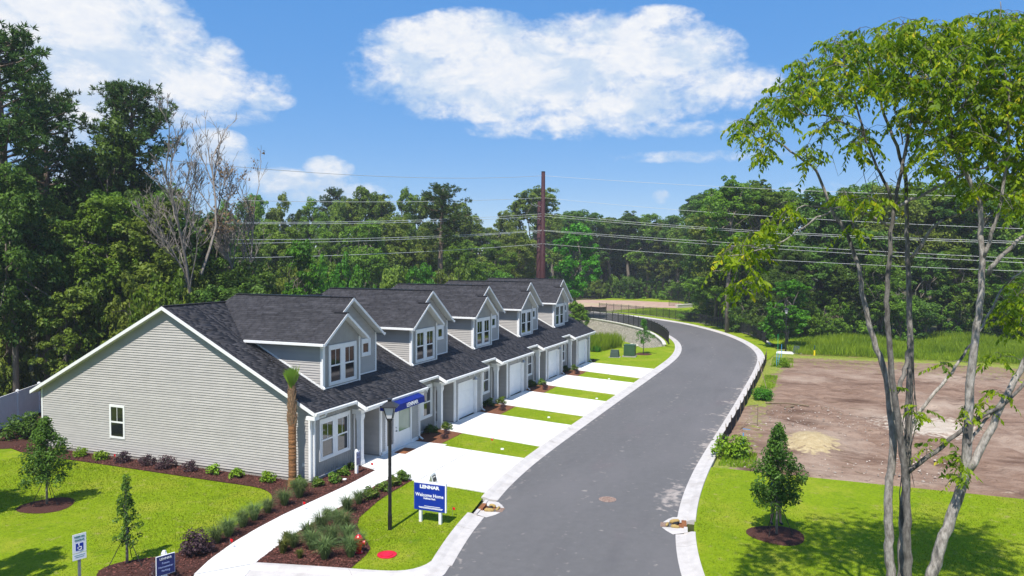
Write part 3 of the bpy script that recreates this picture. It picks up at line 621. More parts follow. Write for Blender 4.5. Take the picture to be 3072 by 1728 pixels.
def combine(parts):
    vs, qs, ts = [], [], []; n = 0
    for v, q, t in parts: vs.append(v); qs.append(q + n); ts.append(t); n += len(v)
    return np.concatenate(vs), np.concatenate(qs), np.concatenate(ts)
sl = math.sqrt(1 + S * S); dvm = (0, 1 / sl, S / sl); nm = (0, -S / sl, 1 / sl)
vof = lambda y: (y + .91) * sl                                 # slope distance from the low eave
def main_shingles(xa, xb, xe, seed):
    """front slope: xa..xb window part (eave at y = -.4), xb..xe garage part (eave at y = -.91); cut away under the dormer"""
    hi = vof(YR); yl = lambda z: YR - (ZR - z) / S
    parts = [([(xa, vof(-.4)), (1.42, vof(-.4)), (1.42, hi), (xa, hi)]), ([(1.42, vof(-.4)), (2.76, vof(-.4)), (2.76, vof(1.3)), (1.8, vof(1.3)), (1.8, vof(4.6)), (3.55, hi), (1.42, hi)]),
             ([(2.76, vof(-.91)), (6.58, vof(-.91)), (6.58, vof(1.3)), (2.76, vof(1.3))]), ([(6.58, vof(-.91)), (xe, vof(-.91)), (xe, hi), (4.7, hi), (6.58, vof(4.7))])]
    return combine([shingles(p, (0, -.91, rz(-.91)), (1, 0, 0), dvm, nm, seed + i) for i, p in enumerate(parts)])
s2 = math.sqrt(1 + S2 * S2)
def dormer_shingles(seed):
    """near slope of the dormer, facing -X: u runs along -y, v up the slope"""
    ov = lambda x: (x - 1.4) * s2
    poly = [(-.3, 0), (-.3, ov(3.17)), (-.58, ov(3.17)), (-.58, ov(4.11)), (-7.35, ov(4.11)), (-7.66, ov(3.588)), (-4.70, 0)]
    return shingles(poly, (1.4, 0, 5.67), (0, -1, 0), (1 / s2, 0, S2 / s2), (-S2 / s2, 0, 1 / s2), seed)
MAIN_SH = {0: np_mesh('shingles', *main_shingles(-.3, 2.76, 8.5, 1)[:2], shingle)}
def set_tint(me, t):
    at = me.attributes.new('tint', 'FLOAT', 'FACE'); at.data.foreach_set('value', np.asarray(t, np.float32))
def sh_mesh(f, *a):
    v, q, t = f(*a); return np_mesh('shingles', v, q, shingle, t)
MAIN_SH = {'first': sh_mesh(main_shingles, -.3, 2.76, 8.5, 1), 'mid': sh_mesh(main_shingles, .58, 2.76, 8.5, 20), 'last': sh_mesh(main_shingles, .58, 2.76, 8.8, 40)}
DORM_SH = sh_mesh(dormer_shingles, 70)

def lap(b, p0, du, n, z0, z1, span, exp=.112, rng=None, one=None):
    """lap siding courses on a vertical wall: span(z) -> list of (u0, u1) ; p0 origin, du unit along, n outward"""
    p0 = Vector(p0); du = Vector(du); n = Vector(n); z = z0; out = []
    while z < z1 - .005:
        zt = min(z + exp, z1)
        for (a0, a1), (c0, c1) in zip(span(z), span(zt)):
            if a1 - a0 < .01: continue
            q = MB() if one is not None else b
            q.tint = rng.uniform(.2, .8) if rng else .5
            f = lambda u, zz, d: p0 + du * u + n * d + Vector((0, 0, zz))
            A, B, C, D = f(a0, z, .038), f(a1, z, .038), f(c1, zt, .004), f(c0, zt, .004)
            q.face(A, B, C, D); q.face(f(a0, z, 0), f(a1, z, 0), B, A)
            if one is not None: one.append(q)
        z = zt
    return b
def vert_siding(b, x0, x1, y, z0, top, w=.165, rng=None):
    x = x0
    while x < x1 - .01:
        e = min(x + w, x1); b.tint = rng.uniform(.25, .75) if rng else .5
        a, c = x + .010, e - .004
        za, zc = top(a), top(c)
        b.raw([(a, y, z0), (c, y, z0), (c, y, zc), (a, y, za), (a, y - .014, z0), (c, y - .014, z0), (c, y - .014, zc), (a, y - .014, za)], [(4, 5, 6, 7), (0, 4, 7, 3), (5, 1, 2, 6), (0, 1, 5, 4)])
        x = e
def ffix(o):                                          # consistent outward faces are not needed for opaque shading
    return o
def window_y(parent, x0, x1, z0, z1, y, bays, muntin=True, trim=.11, head=.17, single=False, gm=None):
    """window facing -y with its trim; bays = [(glass x0, x1), ...]"""
    b = MB(); t = .035
    g0, g1 = bays[0][0], bays[-1][1]; s = .05
    b.box(x0, x1, y - t, y + .02, z1 - head, z1); b.box(x0, x1, y - t, y + .02, z0, z0 + trim)
    b.box(x0, x0 + trim, y - t + .002, y + .02, z0 + trim, z1 - head); b.box(x1 - trim, x1, y - t + .002, y + .02, z0 + trim, z1 - head)
    for (a, c), (d, e) in zip(bays[:-1], bays[1:]): b.box(c - .02, d + .02, y - t + .002, y + .02, z0 + trim, z1 - head)
    w = b.build('window', white, parent)
    zg0, zg1 = z0 + trim, z1 - head; zm = zg0 + (zg1 - zg0) * .5
    for (a, c) in bays:
        q = MB(); q.box(a - .045, c + .045, y - .022, y + .01, zg1 - .045, zg1); q.box(a - .045, c + .045, y - .022, y + .01, zg0, zg0 + .045)
        q.box(a - .045, a, y - .022, y + .01, zg0 + .045, zg1 - .045); q.box(c, c + .045, y - .022, y + .01, zg0 + .045, zg1 - .045)
        if not single: q.box(a, c, y - .026, y + .01, zm - .032, zm + .032)
        if muntin and not single: q.box((a + c) / 2 - .011, (a + c) / 2 + .011, y - .012, y + .006, zm + .032, zg1 - .045)
        q.build('sash', white, w)
        for (p0_, p1_) in ([(zg0 + .045, zg1 - .045)] if single else [(zg0 + .045, zm - .032), (zm + .032, zg1 - .045)]):
            q = MB(); q.box(a, c, y - .004, y + .004, p0_, p1_); q.build('pane', gm or glass, w)
    return w

def build_unit(k):
    ox = W * k; rng = random.Random(100)
    lab = ['townhouse at the near end with the navy awning over a glazed entry', 'second townhouse of the row, its garage just past the navy awning', 'middle townhouse of the five in the grey row', 'fourth townhouse of the row, last but one from the retaining wall', 'farthest townhouse of the row beside the green utility boxes'][k]
    T = thing('townhouse', lab, 'townhouse', (ox, 0, 0), group='grey townhouses in one row')
    xa = -.3 if k == 0 else .58; xe = 8.8 if k == 4 else 8.5; wall0 = 0.0 if k == 0 else .51; wall1 = 8.48 if k == 4 else 8.43
    # roof body: slab under the shingles, white undersides and edges
    b = MB(); th = .10; dz = .004
    P = lambda x, y: (x, y, rz(y) - dz)
    b.slab([P(xa, -.4), P(2.76, -.4), P(2.76, YR), P(xa, YR)], nm, th); b.slab([P(2.76, -.91), P(xe, -.91), P(xe, YR), P(2.76, YR)], nm, th)
    nb = (0, S / sl, 1 / sl)
    b.slab([P(xe, YR), P(xe, 16.1), P(xa, 16.1), P(xa, YR)], nb, th)
    roof = b.build('roof', shingle_plain, T)
    r2 = link('shingles', MAIN_SH['first' if k == 0 else 'last' if k == 4 else 'mid'], roof, kind='stuff')
    b = MB(); b.beam((xa, YR, ZR + .012), (xe, YR, ZR + .012), .26, .03); b.build('ridge_cap', shingle_plain, roof)
    # fascia boards, rakes, gutters
    f = .15
    def fbox(*a):
        q = MB(); q.box(*a); q.build('fascia', white, T)
    fbox(xa, 2.75, -.424, -.40, rz(-.4) - f - .02, rz(-.4) - .012); fbox(2.76, xe, -.934, -.91, rz(-.91) - f - .02, rz(-.91) - .012)
    def rake(x, y0, y1, hgt=.16):
        q = MB(); q.raw([(x - .022, y0, rz(y0) - .004), (x - .022, y1, rz(y1) - .004), (x - .022, y1, rz(y1) - hgt), (x - .022, y0, rz(y0) - hgt), (x + .004, y0, rz(y0) - .004), (x + .004, y1, rz(y1) - .004), (x + .004, y1, rz(y1) - hgt), (x + .004, y0, rz(y0) - hgt)], [(0, 3, 2, 1), (4, 5, 6, 7), (0, 1, 5, 4), (3, 7, 6, 2), (0, 4, 7, 3), (1, 2, 6, 5)]); q.build('rake_board', white, T)
    rake(2.755, -.93, -.37, .19)
    rake(xe + .02, -.93, .2 if k < 4 else YR)
    if k == 0: rake(-.302, -.424, YR); rake(-.302, YR, 16.12); fbox(-.325, .0, -.43, -.0, rz(-.4) - .32, rz(-.4) - .17)
    fbox(xa, xe, 16.1, 16.124, rz(16.1) - f, rz(16.1) - .01)
    b = MB()
    b.box(xa if k else .0, 2.72, -.40, .0, rz(-.4) - f - .02, rz(-.4) - f - .005); b.box(2.78, xe, -.91, -.47, rz(-.91) - f - .02, rz(-.91) - f - .005); b.box(2.78, 4.7, -.47, 3.0, rz(-.91) - f - .02, rz(-.91) - f - .005)
    if k == 0:
        for y0, y1 in ((-.4, YR), (YR, 16.1)): b.face((-.3, y0, rz(y0) - .15), (0, y0, rz(y0) - .15), (0, y1, rz(y1) - .15), (-.3, y1, rz(y1) - .15))
    b.build('soffit', soffit, T)
    def gutter(x0, x1, y, z):
        q = MB(); q.raw([(x0, y, z), (x1, y, z), (x1, y - .09, z), (x0, y - .09, z), (x0, y, z - .11), (x1, y, z - .11), (x1, y - .06, z - .11), (x0, y - .06, z - .11)], [(4, 5, 6, 7), (3, 2, 6, 7), (0, 3, 7, 4), (1, 5, 6, 2), (0, 4, 5, 1), (0, 1, 2, 3)]); q.build('gutter', white, T)
    gutter(xa, 2.74, -.425, rz(-.4) - .03); gutter(2.745, xe, -.935, rz(-.91) - .03)
    # walls
    zt = rz(-.4) - f
    b = MB(); b.box(wall0, 3.25, .02, .12, .0, zt + .1); b.box(wall0, 3.245, -.004, .03, -.05, .15); wl = b.build('front_wall', slabfoot, T)
    b = MB(); vert_siding(b, wall0 + .1, 3.17, .012, .17, lambda x: zt, rng=rng); b.build('vertical_siding', vinylv, wl, kind='stuff')
    b = MB(); b.box(wall0 + .0, wall0 + .1, -.022, .1, .15, zt); b.box(3.16, 3.27, -.022, .1, .15, zt); b.box(wall0 + .1, 3.16, -.014, .04, .145, .175); b.box(wall0, 3.26, -.016, .04, zt - .06, zt + .02)
    if k == 0: b.box(-.046, -.0, -.02, .09, .15, zt + .03)
    b.build('corner_trim', white, wl)
    window_y(T, .57, 2.84, .79, 2.57, -.012, [(.78, 1.52), (1.85, 2.62)])
    # porch: side walls, back wall with the front door
    b = MB(); b.box(3.20, 3.25, .0, 3.0, .0, 2.66); b.box(4.70, 4.72, -.45, 3.0, .0, 2.66); b.box(3.2, 4.72, 3.0, 3.05, .0, 2.66); b.box(4.69, 4.73, -.47, 3.0, -.05, .16); b.build('porch_wall', slabfoot, T)
    b = MB(); lap(b, (4.70, 0, 0), (0, -1, 0), (-1, 0, 0), .16, 2.62, lambda z: [(-3.0, .40)], rng=rng); lap(b, (0, 3.0, 0), (1, 0, 0), (0, -1, 0), .16, 2.62, lambda z: [(3.25, 4.7)], rng=rng); b.build('porch_siding', vinyl, T, kind='stuff')
    b = MB(); b.box(3.45, 4.5, 2.93, 2.985, .1, 2.15); d = b.build('front_door', white, T); q = MB(); q.box(3.55, 4.4, 2.90, 2.93, .15, 2.1); q.build('door_leaf', gdoor, d); q = MB(); q.lathe([(.03, 0), (.035, .05)], 8, (4.3, 2.87, 1.0)); q.build('door_knob', galv, d)
    b = MB(); b.box(4.665, 4.70, .62, .70, .52, .66); b.build('outlet_cover', white, T)
    # column and beam
    cx, cy = 3.18, -.34
    b = MB(); b.box(cx - .115, cx + .115, cy - .115, cy + .115, .09, 2.36); c = b.build('column', white, T)
    b = MB(); b.box(cx - .15, cx + .15, cy - .15, cy + .15, .085, .24); b.box(cx - .135, cx + .135, cy - .135, cy + .135, .24, .29); b.build('column_base', white, c)
    b = MB(); b.box(cx - .15, cx + .15, cy - .15, cy + .15, 2.18, 2.36); b.box(cx - .13, cx + .13, cy - .13, cy + .13, 2.10, 2.18); b.build('capital', white, c)
    b = MB(); b.box(cx - .13, cx + .13, cy - .13, -.0, 2.36, 2.63); b.box(cx + .13, 4.7, cy - .13, cy + .12, 2.40, 2.63); b.build('porch_beam', white, T)
    b = MB(); b.raw([(2.80, -.86, 2.64), (2.80, -.0, 2.64), (2.80, -.0, 3.0), (2.80, -.86, 2.72)], [(0, 3, 2, 1)]); b.build('gable_infill', vinylv, T)
    # garage front
    g0, g1, gz = (5.14, 7.76, 2.22) if k else (5.10, 7.64, 2.16)
    b = MB(); b.box(4.72, g0 + .05, -.455, -.40, .0, 2.66); b.box(g1 - .05, wall1, -.455, -.40, .0, 2.66); b.box(g0, g1, -.455, -.40, gz - .05, 2.66); b.box(4.7, g0, -.468, -.42, -.05, .13); b.box(g1, wall1, -.468, -.42, -.05, .13); b.box(wall1 - .06, wall1 - .02, -.45, .1, 0, 2.66)
    gw = b.build('garage_wall', slabfoot, T)
    b = MB(); lap(b, (0, -.455, 0), (1, 0, 0), (0, -1, 0), .14, 2.62, lambda z: [(4.8, g0), (g1, wall1 - .09)] if z < gz - .01 else [(4.8, g0), (g0, g1), (g1, wall1 - .09)], rng=rng)
    b.build('lap_siding', vinyl, gw, kind='stuff')
    b = MB(); b.box(4.655, 4.80, -.500, -.42, .13, 2.62); b.box(wall1 - .10, wall1 + .005, -.500, -.42, .13, 2.62); b.box(4.685, wall1, -.478, -.43, 2.60, 2.66); b.build('corner_trim', white, gw)
    if k:
        b = MB(); b.box(g0, g0 + .09, -.502, -.3, .05, gz - .10); b.box(g1 - .09, g1, -.502, -.3, .05, gz - .10); b.box(g0, g1, -.502, -.3, gz - .10, gz); gd = b.build('garage_door', white, T)
        ph = (gz - .10 - .09) / 4
        for i in range(4):
            q = MB(); z0 = .09 + i * ph; q.box(g0 + .095, g1 - .095, -.30, -.27, z0 + .004, z0 + ph - .004)
            for j in range(4):
                w_ = (g1 - g0 - .19) / 4; a = g0 + .095 + j * w_; q.box(a + .06, a + w_ - .06, -.309, -.295, z0 + .09, z0 + ph - .09)
            q.build('door_panel', gdoor, gd)
        # gooseneck barn lamp
        lx = (g0 + g1) / 2 + .1; q = MB(); q.lathe([(.06, 0), (.06, .03)], 10, (lx, 0, 0)); v = [(p[0], -.47 - p[2], 2.38 + p[1]) for p in q.v]; q.v = v
        lampo = q.build('wall_lamp', galv, T)
        q = MB(); q.tube([(lx, -.48, 2.38), (lx, -.56, 2.44), (lx, -.64, 2.58), (lx, -.76, 2.64), (lx, -.88, 2.58), (lx, -.92, 2.44)], .014, 6); q.build('lamp_arm', white, lampo)
        q = MB(); q.lathe([(.025, .12), (.05, .10), (.07, .04), (.17, -.05), (.175, -.06), (.16, -.06), (.05, .02)], 14, (lx, -.92, 2.34)); q.build('lamp_shade', galv, lampo, smooth=True)
    else:
        b = MB(); b.box(5.10, 7.64, -.47, -.40, .075, .24); b.box(5.10, 5.24, -.506, -.40, .24, 2.16); b.box(5.88, 6.02, -.503, -.40, .24, 2.16); b.box(7.52, 7.64, -.506, -.40, .24, 2.16); b.box(5.24, 7.52, -.504, -.40, 2.04, 2.16); b.box(4.72, 5.10, -.500, -.42, .075, .25); b.box(7.64, 8.36, -.500, -.42, .075, .25)
        b.box(5.24, 5.88, -.47, -.41, .24, .40); b.box(6.02, 7.52, -.47, -.41, .24, .88)
        en = b.build('entry_frame', white, T)
        q = MB(); q.box(5.30, 5.82, -.452, -.44, .40, 2.03); q.build('sidelight_pane', blind, en)
        q = MB(); q.box(6.02, 6.40, -.468, -.42, .88, 2.04); dl = q.build('door_leaf', gdoor, en)
        q = MB(); q.box(6.42, 7.49, -.456, -.44, .88, 2.03); q.build('display_pane', mat('green_glass', (.15, .23, .17), (.20, .27, .20), 1.1, .12, spec=.7), en)
        q = MB(); q.tube([(6.12, -.47, .98), (6.12, -.55, .98)], [.035, .03], 10); q.build('door_knob', galv, en); q = MB(); q.tube([(6.12, -.47, 1.14), (6.12, -.50, 1.14)], .03, 10); q.build('deadbolt', galv, en)
    # downspouts
    def spout(pts, name='downspout'):
        q = MB()
        for a, c_ in zip(pts[:-1], pts[1:]):
            d = (Vector(c_) - Vector(a)).normalized() * .03; q.beam(Vector(a) - d, Vector(c_) + d, .075, .06, (0, 1, 0) if abs((Vector(c_) - Vector(a)).y) < .02 and abs((Vector(c_) - Vector(a)).x) < .02 else (0, 0, 1))
        q.build(name, white, T)
    spout([(wall1 - .05, -.98, 2.68), (wall1 - .05, -.95, 2.56), (wall1 - .05, -.54, 2.46), (wall1 - .05, -.54, .22), (wall1 - .05, -.72, .12)])
    if k == 0: spout([(.42, -.47, 2.92), (.40, -.42, 2.80), (.16, -.075, 2.66), (.14, -.07, 2.5), (.14, -.07, .25), (.14, -.2, .14)])
    # dormer
    yl = lambda z: YR - (ZR - z) / S
    ez = 5.67
    Lp = lambda x, y: (x, y, ez + S2 * (x - 1.4)); Rp = lambda x, y, xr=6.82: (x, y, ez + S2 * (xr - x)); nL = (-S2 / s2, 0, 1 / s2); nR = (S2 / s2, 0, 1 / s2)
    b = MB(); t2 = .09
    b.slab([Lp(1.4, .3), Lp(3.175, .3), Lp(3.175, .58), Lp(4.11, .58), Lp(4.11, 7.35), Lp(3.588, 7.66), Lp(1.4, 4.80)], nL, t2)
    b.slab([Rp(3.175, .3, 4.95), Rp(4.95, .3, 4.95), Rp(4.95, .97, 4.95), Rp(3.175, .97, 4.95)], nR, t2)
    b.slab([Rp(4.11, .58), Rp(6.82, .58), Rp(6.82, 4.80), Rp(4.632, 7.66), Rp(4.11, 7.35)], nR, t2)
    b.face((3.588, 7.66, 7.18), (4.11, 7.35, 7.54), (4.632, 7.66, 7.18))
    dr = b.build('dormer_roof', shingle_plain, T)
    link('shingles', DORM_SH, dr, kind='stuff')
    b = MB(); b.box(4.0, 4.22, 1.8, 6.6, 7.50, 7.575); b.build('ridge_vent', blackm, dr)
    b = MB(); b.beam((4.11, .56, 7.552), (4.11, 1.8, 7.552), .22, .03); b.beam((4.11, 6.6, 7.552), (4.11, 7.36, 7.552), .22, .03); b.beam((3.175, .28, 6.905), (3.175, .97, 6.905), .2, .03); b.build('ridge_cap', shingle_plain, dr)
    # dormer rakes (white boards under the roof edge, facing -y)
    def gr(x0, z0, x1, z1, y, h=.15):
        q = MB(); q.raw([(x0, y - .022, z0 - .01), (x1, y - .022, z1 - .01), (x1, y - .022, z1 - h), (x0, y - .022, z0 - h), (x0, y + .004, z0 - .01), (x1, y + .004, z1 - .01), (x1, y + .004, z1 - h), (x0, y + .004, z0 - h)], [(0, 3, 2, 1), (4, 5, 6, 7), (0, 1, 5, 4), (3, 7, 6, 2), (0, 4, 7, 3), (1, 2, 6, 5)]); q.build('rake_board', white, T)
    gr(1.39, 5.663, 3.175, 6.895, .3); gr(3.175, 6.895, 4.96, 5.663, .3); gr(3.19, 6.905, 4.11, 7.54, .58); gr(4.11, 7.54, 6.83, 5.663, .58)
    fbox(1.378, 1.40, .30, 4.6, 5.54, 5.665)
    b = MB(); b.box(1.30, 1.38, .29, 4.55, 5.56, 5.66); b.build('gutter', white, T); b = MB(); b.box(6.82, 6.92, .56, 4.5, 5.56, 5.66); b.build('gutter', white, T)
    # dormer soffits
    b = MB(); b.face((1.40, .3, 5.56), (1.79, .3, 5.56), (1.79, 4.4, 5.56), (1.40, 4.4, 5.56)); b.face((6.6, .6, 5.56), (6.82, .6, 5.56), (6.82, 4.4, 5.56), (6.6, 4.4, 5.56))
    b.face((1.4, .3, 5.56), (3.175, .3, 6.785), (3.175, .66, 6.785), (1.4, .66, 5.56)); b.face((3.175, .3, 6.785), (4.95, .3, 5.56), (4.95, .96, 5.56), (3.175, .96, 6.785)); b.face((3.175, .58, 6.785), (4.11, .58, 7.43), (4.11, .96, 7.43), (3.175, .96, 6.785)); b.face((4.11, .58, 7.43), (6.82, .58, 5.56), (6.82, .96, 5.56), (4.11, .96, 7.43))
    b.build('soffit', soffit, T)
    # dormer walls
    b = MB(); b.raw([(1.80, .67, 3.5), (4.69, .67, 3.5), (4.69, .67, 5.72), (3.175, .67, 6.77), (1.80, .67, 5.82)], [(0, 1, 2, 3, 4)]); b.raw([(1.80, .97, 3.6), (6.59, .97, 3.6), (6.59, .97, 5.70), (4.11, .97, 7.42), (1.8, .97, 5.82)], [(0, 1, 2, 3, 4)])
    b.raw([(1.80, .67, 3.5), (1.80, .67, 5.6), (1.80, 4.6, 5.6)], [(0, 1, 2)]); b.raw([(6.59, .97, 3.6), (6.59, 4.6, 5.6), (6.59, .97, 5.6)], [(0, 1, 2)]); b.raw([(4.68, .67, 3.5), (4.68, .97, 3.7), (4.68, .97, 5.7), (4.68, .67, 5.7)], [(0, 1, 2, 3)])
    dw_ = b.build('dormer_wall', slabfoot, T)
    b = MB(); lap(b, (1.79, 0, 0), (0, -1, 0), (-1, 0, 0), 3.66, 5.57, lambda z: [(-max(.76, yl(z)), -.76)], rng=rng)
    lap(b, (0, .955, 0), (1, 0, 0), (0, -1, 0), 3.80, 7.40, lambda z: [(max(4.70, 4.11 - (7.40 - z) / S2) if z < 5.9 else max(1.9, 4.11 - (7.40 - z) / S2), min(6.50, 4.11 + (7.40 - z) / S2))], rng=rng)
    lap(b, (4.70, 0, 0), (0, 1, 0), (1, 0, 0), 3.7, 5.6, lambda z: [(.68, .95)], rng=rng)
    b.build('lap_siding', vinyl, dw_, kind='stuff')
    b = MB(); vert_siding(b, 1.90, 4.60, .66, 3.62, lambda x: 6.76 - S2 * abs(x - 3.175), rng=rng); b.build('vertical_siding', vinylv, dw_, kind='stuff')
    b = MB(); b.box(1.745, 1.895, .620, .67, 3.60, 5.60); b.box(1.748, 1.80, .67, .77, 3.62, 5.6); b.box(4.60, 4.72, .625, .67, 3.60, 5.70); b.box(6.50, 6.615, .910, .97, 3.76, 5.70); b.box(1.895, 4.60, .634, .67, 3.60, 3.66); b.box(4.72, 6.5, .912, .97, 3.76, 3.82)
    b.beam((1.762, .77, rz(.77) + .05), (1.762, 4.5, rz(4.5) + .05), .03, .09); b.build('corner_trim', white, dw_)
    window_y(T, 2.18, 4.36, 3.71, 5.50, .636, [(2.34, 3.08), (3.42, 4.17)], gm=glass)
    window_y(T, 5.22, 6.03, 4.62, 5.47, .910, [(5.38, 5.84)], single=True, trim=.14, head=.19)
    spout([(1.42, .52, 5.60), (1.50, .55, 5.52), (1.70, .60, 5.40), (1.70, .60, 3.75), (1.66, .50, 3.66)])
    # unit ends
    if k == 0:
        gwall = link('gable_wall', None, T); b = MB(); b.raw([(.012, .05, .0), (.012, 15.66, .0), (.012, 15.66, rz(15.66) - .1), (.012, YR, ZR - .1), (.012, .05, rz(.05) - .1)], [(0, 4, 3, 2, 1)]); b.build('sheathing', vinyl, gwall)
        b = MB(); b.box(-.004, .02, .0, 15.7, -.1, .20); b.build('footing', slabfoot, gwall)
        bs = []; lap(None, (0, 0, 0), (0, 1, 0), (-1, 0, 0), .19, ZR - .16, lambda z: [(max(.09, YR - (ZR - .14 - z) / S), min(15.61, YR + (ZR - .14 - z) / S))], exp=.112, rng=rng, one=bs)
        for q in bs: q.build('siding_board', vinyl, gwall)
        b = MB(); b.box(-.044, .01, 15.61, 15.70, .19, rz(15.7) - .1); b.build('corner_trim', white, gwall)
        # window in the gable
        b = MB(); y0, y1, z0, z1 = 10.26, 11.21, .93, 2.50; x = -.060
        b.box(x, 0, y0, y1, z1 - .11, z1); b.box(x, 0, y0, y1, z0, z0 + .10); b.box(x + .002, 0, y0, y0 + .10, z0 + .1, z1 - .11); b.box(x + .002, 0, y1 - .10, y1, z0 + .1, z1 - .11); zm = (z0 + z1) / 2 - .02; b.box(x + .004, 0, y0 + .1, y1 - .1, zm - .035, zm + .035); w_ = b.build('window', white, T)
        b = MB(); b.box(-.050, 0, (y0 + y1) / 2 - .012, (y0 + y1) / 2 + .012, zm + .035, z1 - .11); b.build('muntin', white, w_)
        for a, c in ((z0 + .1, zm - .035), (zm + .035, z1 - .11)): q = MB(); q.box(-.044, -.041, y0 + .1, y1 - .1, a, c); q.build('pane', glass, w_)
        b = MB(); b.box(-.055, 0, .3, .4, .72, .84); b.build('outlet_cover', white, T)
    if k == 4:
        b = MB(); b.raw([(8.47, -.45, .0), (8.47, 15.66, .0), (8.47, 15.66, rz(15.66) - .1), (8.47, YR, ZR - .1), (8.47, -.45, rz(-.45) - .1)], [(0, 1, 2, 3, 4)]); lap(b, (8.475, 0, 0), (0, 1, 0), (1, 0, 0), .19, ZR - .16, lambda z: [(max(-.45, YR - (ZR - .14 - z) / S), min(15.66, YR + (ZR - .14 - z) / S))], rng=rng); b.build('end_wall', vinyl, T)
    b = MB(); b.box(wall0, wall1, 15.6, 15.7, 0, rz(15.66) - .12); b.build('rear_wall', vinyl, T)
    return T
UNITS = [build_unit(k) for k in range(5)]
# awning over the entry of the first townhouse
A = thing('awning', 'navy canvas awning with white lettering over the glazed entry', 'awning', (0, 0, 0))
b = MB(); x0, x1 = 4.62, 7.45
b.raw([(x0, -.49, 2.60), (x1, -.49, 2.60), (x1, -1.32, 2.53), (x0, -1.32, 2.53), (x0, -.49, 2.86), (x1, -.49, 2.86)], [(4, 3, 2, 5)])
aw = b.build('canopy', blue_aw, A)
b = MB(); b.raw([(x0, -1.32, 2.53), (x1, -1.32, 2.53), (x1, -1.34, 2.24), (x0, -1.34, 2.24)], [(0, 3, 2, 1)]); b.raw([(x0, -.49, 2.86), (x0, -1.32, 2.53), (x0, -1.34, 2.24), (x0, -.49, 2.24)], [(0, 1, 2, 3)]); b.raw([(x1, -.49, 2.86), (x1, -1.32, 2.53), (x1, -1.34, 2.24), (x1, -.49, 2.24)], [(3, 2, 1, 0)]); val = b.build('valance', blue_aw, A)
lettering('LENNAR', .26, sign_w, val, (6.2, -1.345, 2.375), (1, 0, 0), (0, .06, 1), .006, 1.12)
b = MB()
for x in (x0 + .03, x1 - .03): b.tube([(x, -.49, 2.26), (x, -1.32, 2.26)], .014, 6); b.tube([(x, -.5, 2.84), (x, -1.31, 2.51)], .014, 6)
b.tube([(x0, -1.31, 2.26), (x1, -1.31, 2.26)], .014, 6); b.build('awning_frame', galv, A)
b = MB(); b.box(5.55, 6.55, -1.32, -.72, .07, .095); mt_ = b.build('doormat', mat_rug, label='brown coir doormat before the glazed entry', category='doormat')
# ------------------------------------------------------------------ retaining wall, fences
def frame_at(P, i):
    t = P[min(i + 1, len(P) - 1)] - P[max(i - 1, 0)]; t = t / np.linalg.norm(t); return t, np.array([-t[1], t[0]])
RW = thing('retaining_wall', 'curved pale block retaining wall below the black inner fence', 'retaining wall')
Wl = resample(WALL, int(np.sum(np.linalg.norm(np.diff(WALL, axis=0), axis=1)) / .46)); b = MB(); rg = random.Random(4)
back = []
for c in range(12):
    zt = .02 - .2 * c; zb = zt - .170
    for i in range(len(Wl) - 1):
        p = Wl[i] * (.5 if c % 2 else 1) + Wl[i + 1] * (.5 if c % 2 else 0); q = p + (Wl[i + 1] - Wl[i]) * .985
        mid = (p + q) / 2
        if terr(mid[0], mid[1]) + .03 > zt: continue
        t, n = frame_at(Wl, i); bat = .055 * (c) * 1.0 + rg.uniform(-.014, .014)
        b.tint = rg.random()
        a0 = p + n * bat; a1 = q + n * bat; d = n * -.3
        m_ = (a0 + a1) / 2 + n * .05                            # rounded split face
        v = [(*a0, zb), (*m_, zb), (*a1, zb), (*(a1 + d), zb), (*(a0 + d), zb), (*a0, zt), (*m_, zt), (*a1, zt), (*(a1 + d), zt), (*(a0 + d), zt)]
        b.raw(v, [(5, 6, 7, 8, 9), (0, 5, 6, 1)[::-1], (1, 6, 7, 2)[::-1], (2, 7, 8, 3)[::-1], (4, 9, 5, 0)[::-1]])
b.build('block_course', block_m, RW, kind='stuff')
b = MB()
for i in range(0, len(Wl) - 1):
    t, n = frame_at(Wl, i); t2, n2 = frame_at(Wl, i + 1); p, q = Wl[i], Wl[i] + (Wl[i + 1] - Wl[i]) * .985
    v = [(*(p + n * .09), .02), (*(q + n2 * .09), .02), (*(q - n2 * .30), .02), (*(p - n * .30), .02)]; b.raw(v + [(x, y, .13) for x, y, z in v], [(4, 5, 6, 7), (0, 1, 5, 4), (1, 2, 6, 5), (2, 3, 7, 6), (3, 0, 4, 7)])
b.build('cap_stone', cap_m, RW)
# riprap outfall at the wall foot
for j, (px, py) in enumerate([(1856, 1022), (1862, 1019), (1868, 1021), (1874, 1023), (1853, 1020), (1866, 1024), (1872, 1019), (1859, 1016)]):
    pass
RP = thing('riprap_pile', 'small heap of pale stones round the drain opening in the wall', 'stones')
rg = random.Random(8); base = np.array([70.5, 1.9])
for j in range(34):
    x, y = base[0] + rg.uniform(-1.6, 1.4), base[1] + rg.uniform(-.2, 1.3); r = rg.uniform(.12, .24); b = MB()
    b.lathe([(r * .2, -r * .6), (r, -r * .1), (r * .8, r * .45), (r * .25, r * .65)], 6, (x, y, float(terr(x, y)) + .12 + rg.uniform(0, .35) * (1 - abs(x - base[0]) / 1.7))); b.build('stone', stone_w, RP)
b = MB(); b.lathe([(.34, 0), (.34, .3)], 14); b.v = [(p[0] * .93 + p[2] * -.3 + 70.9, p[2] * .8 + p[0] * .36 + 1.15, p[1] - 1.15) for p in b.v]; b.build('drain_opening', blackm, RP)
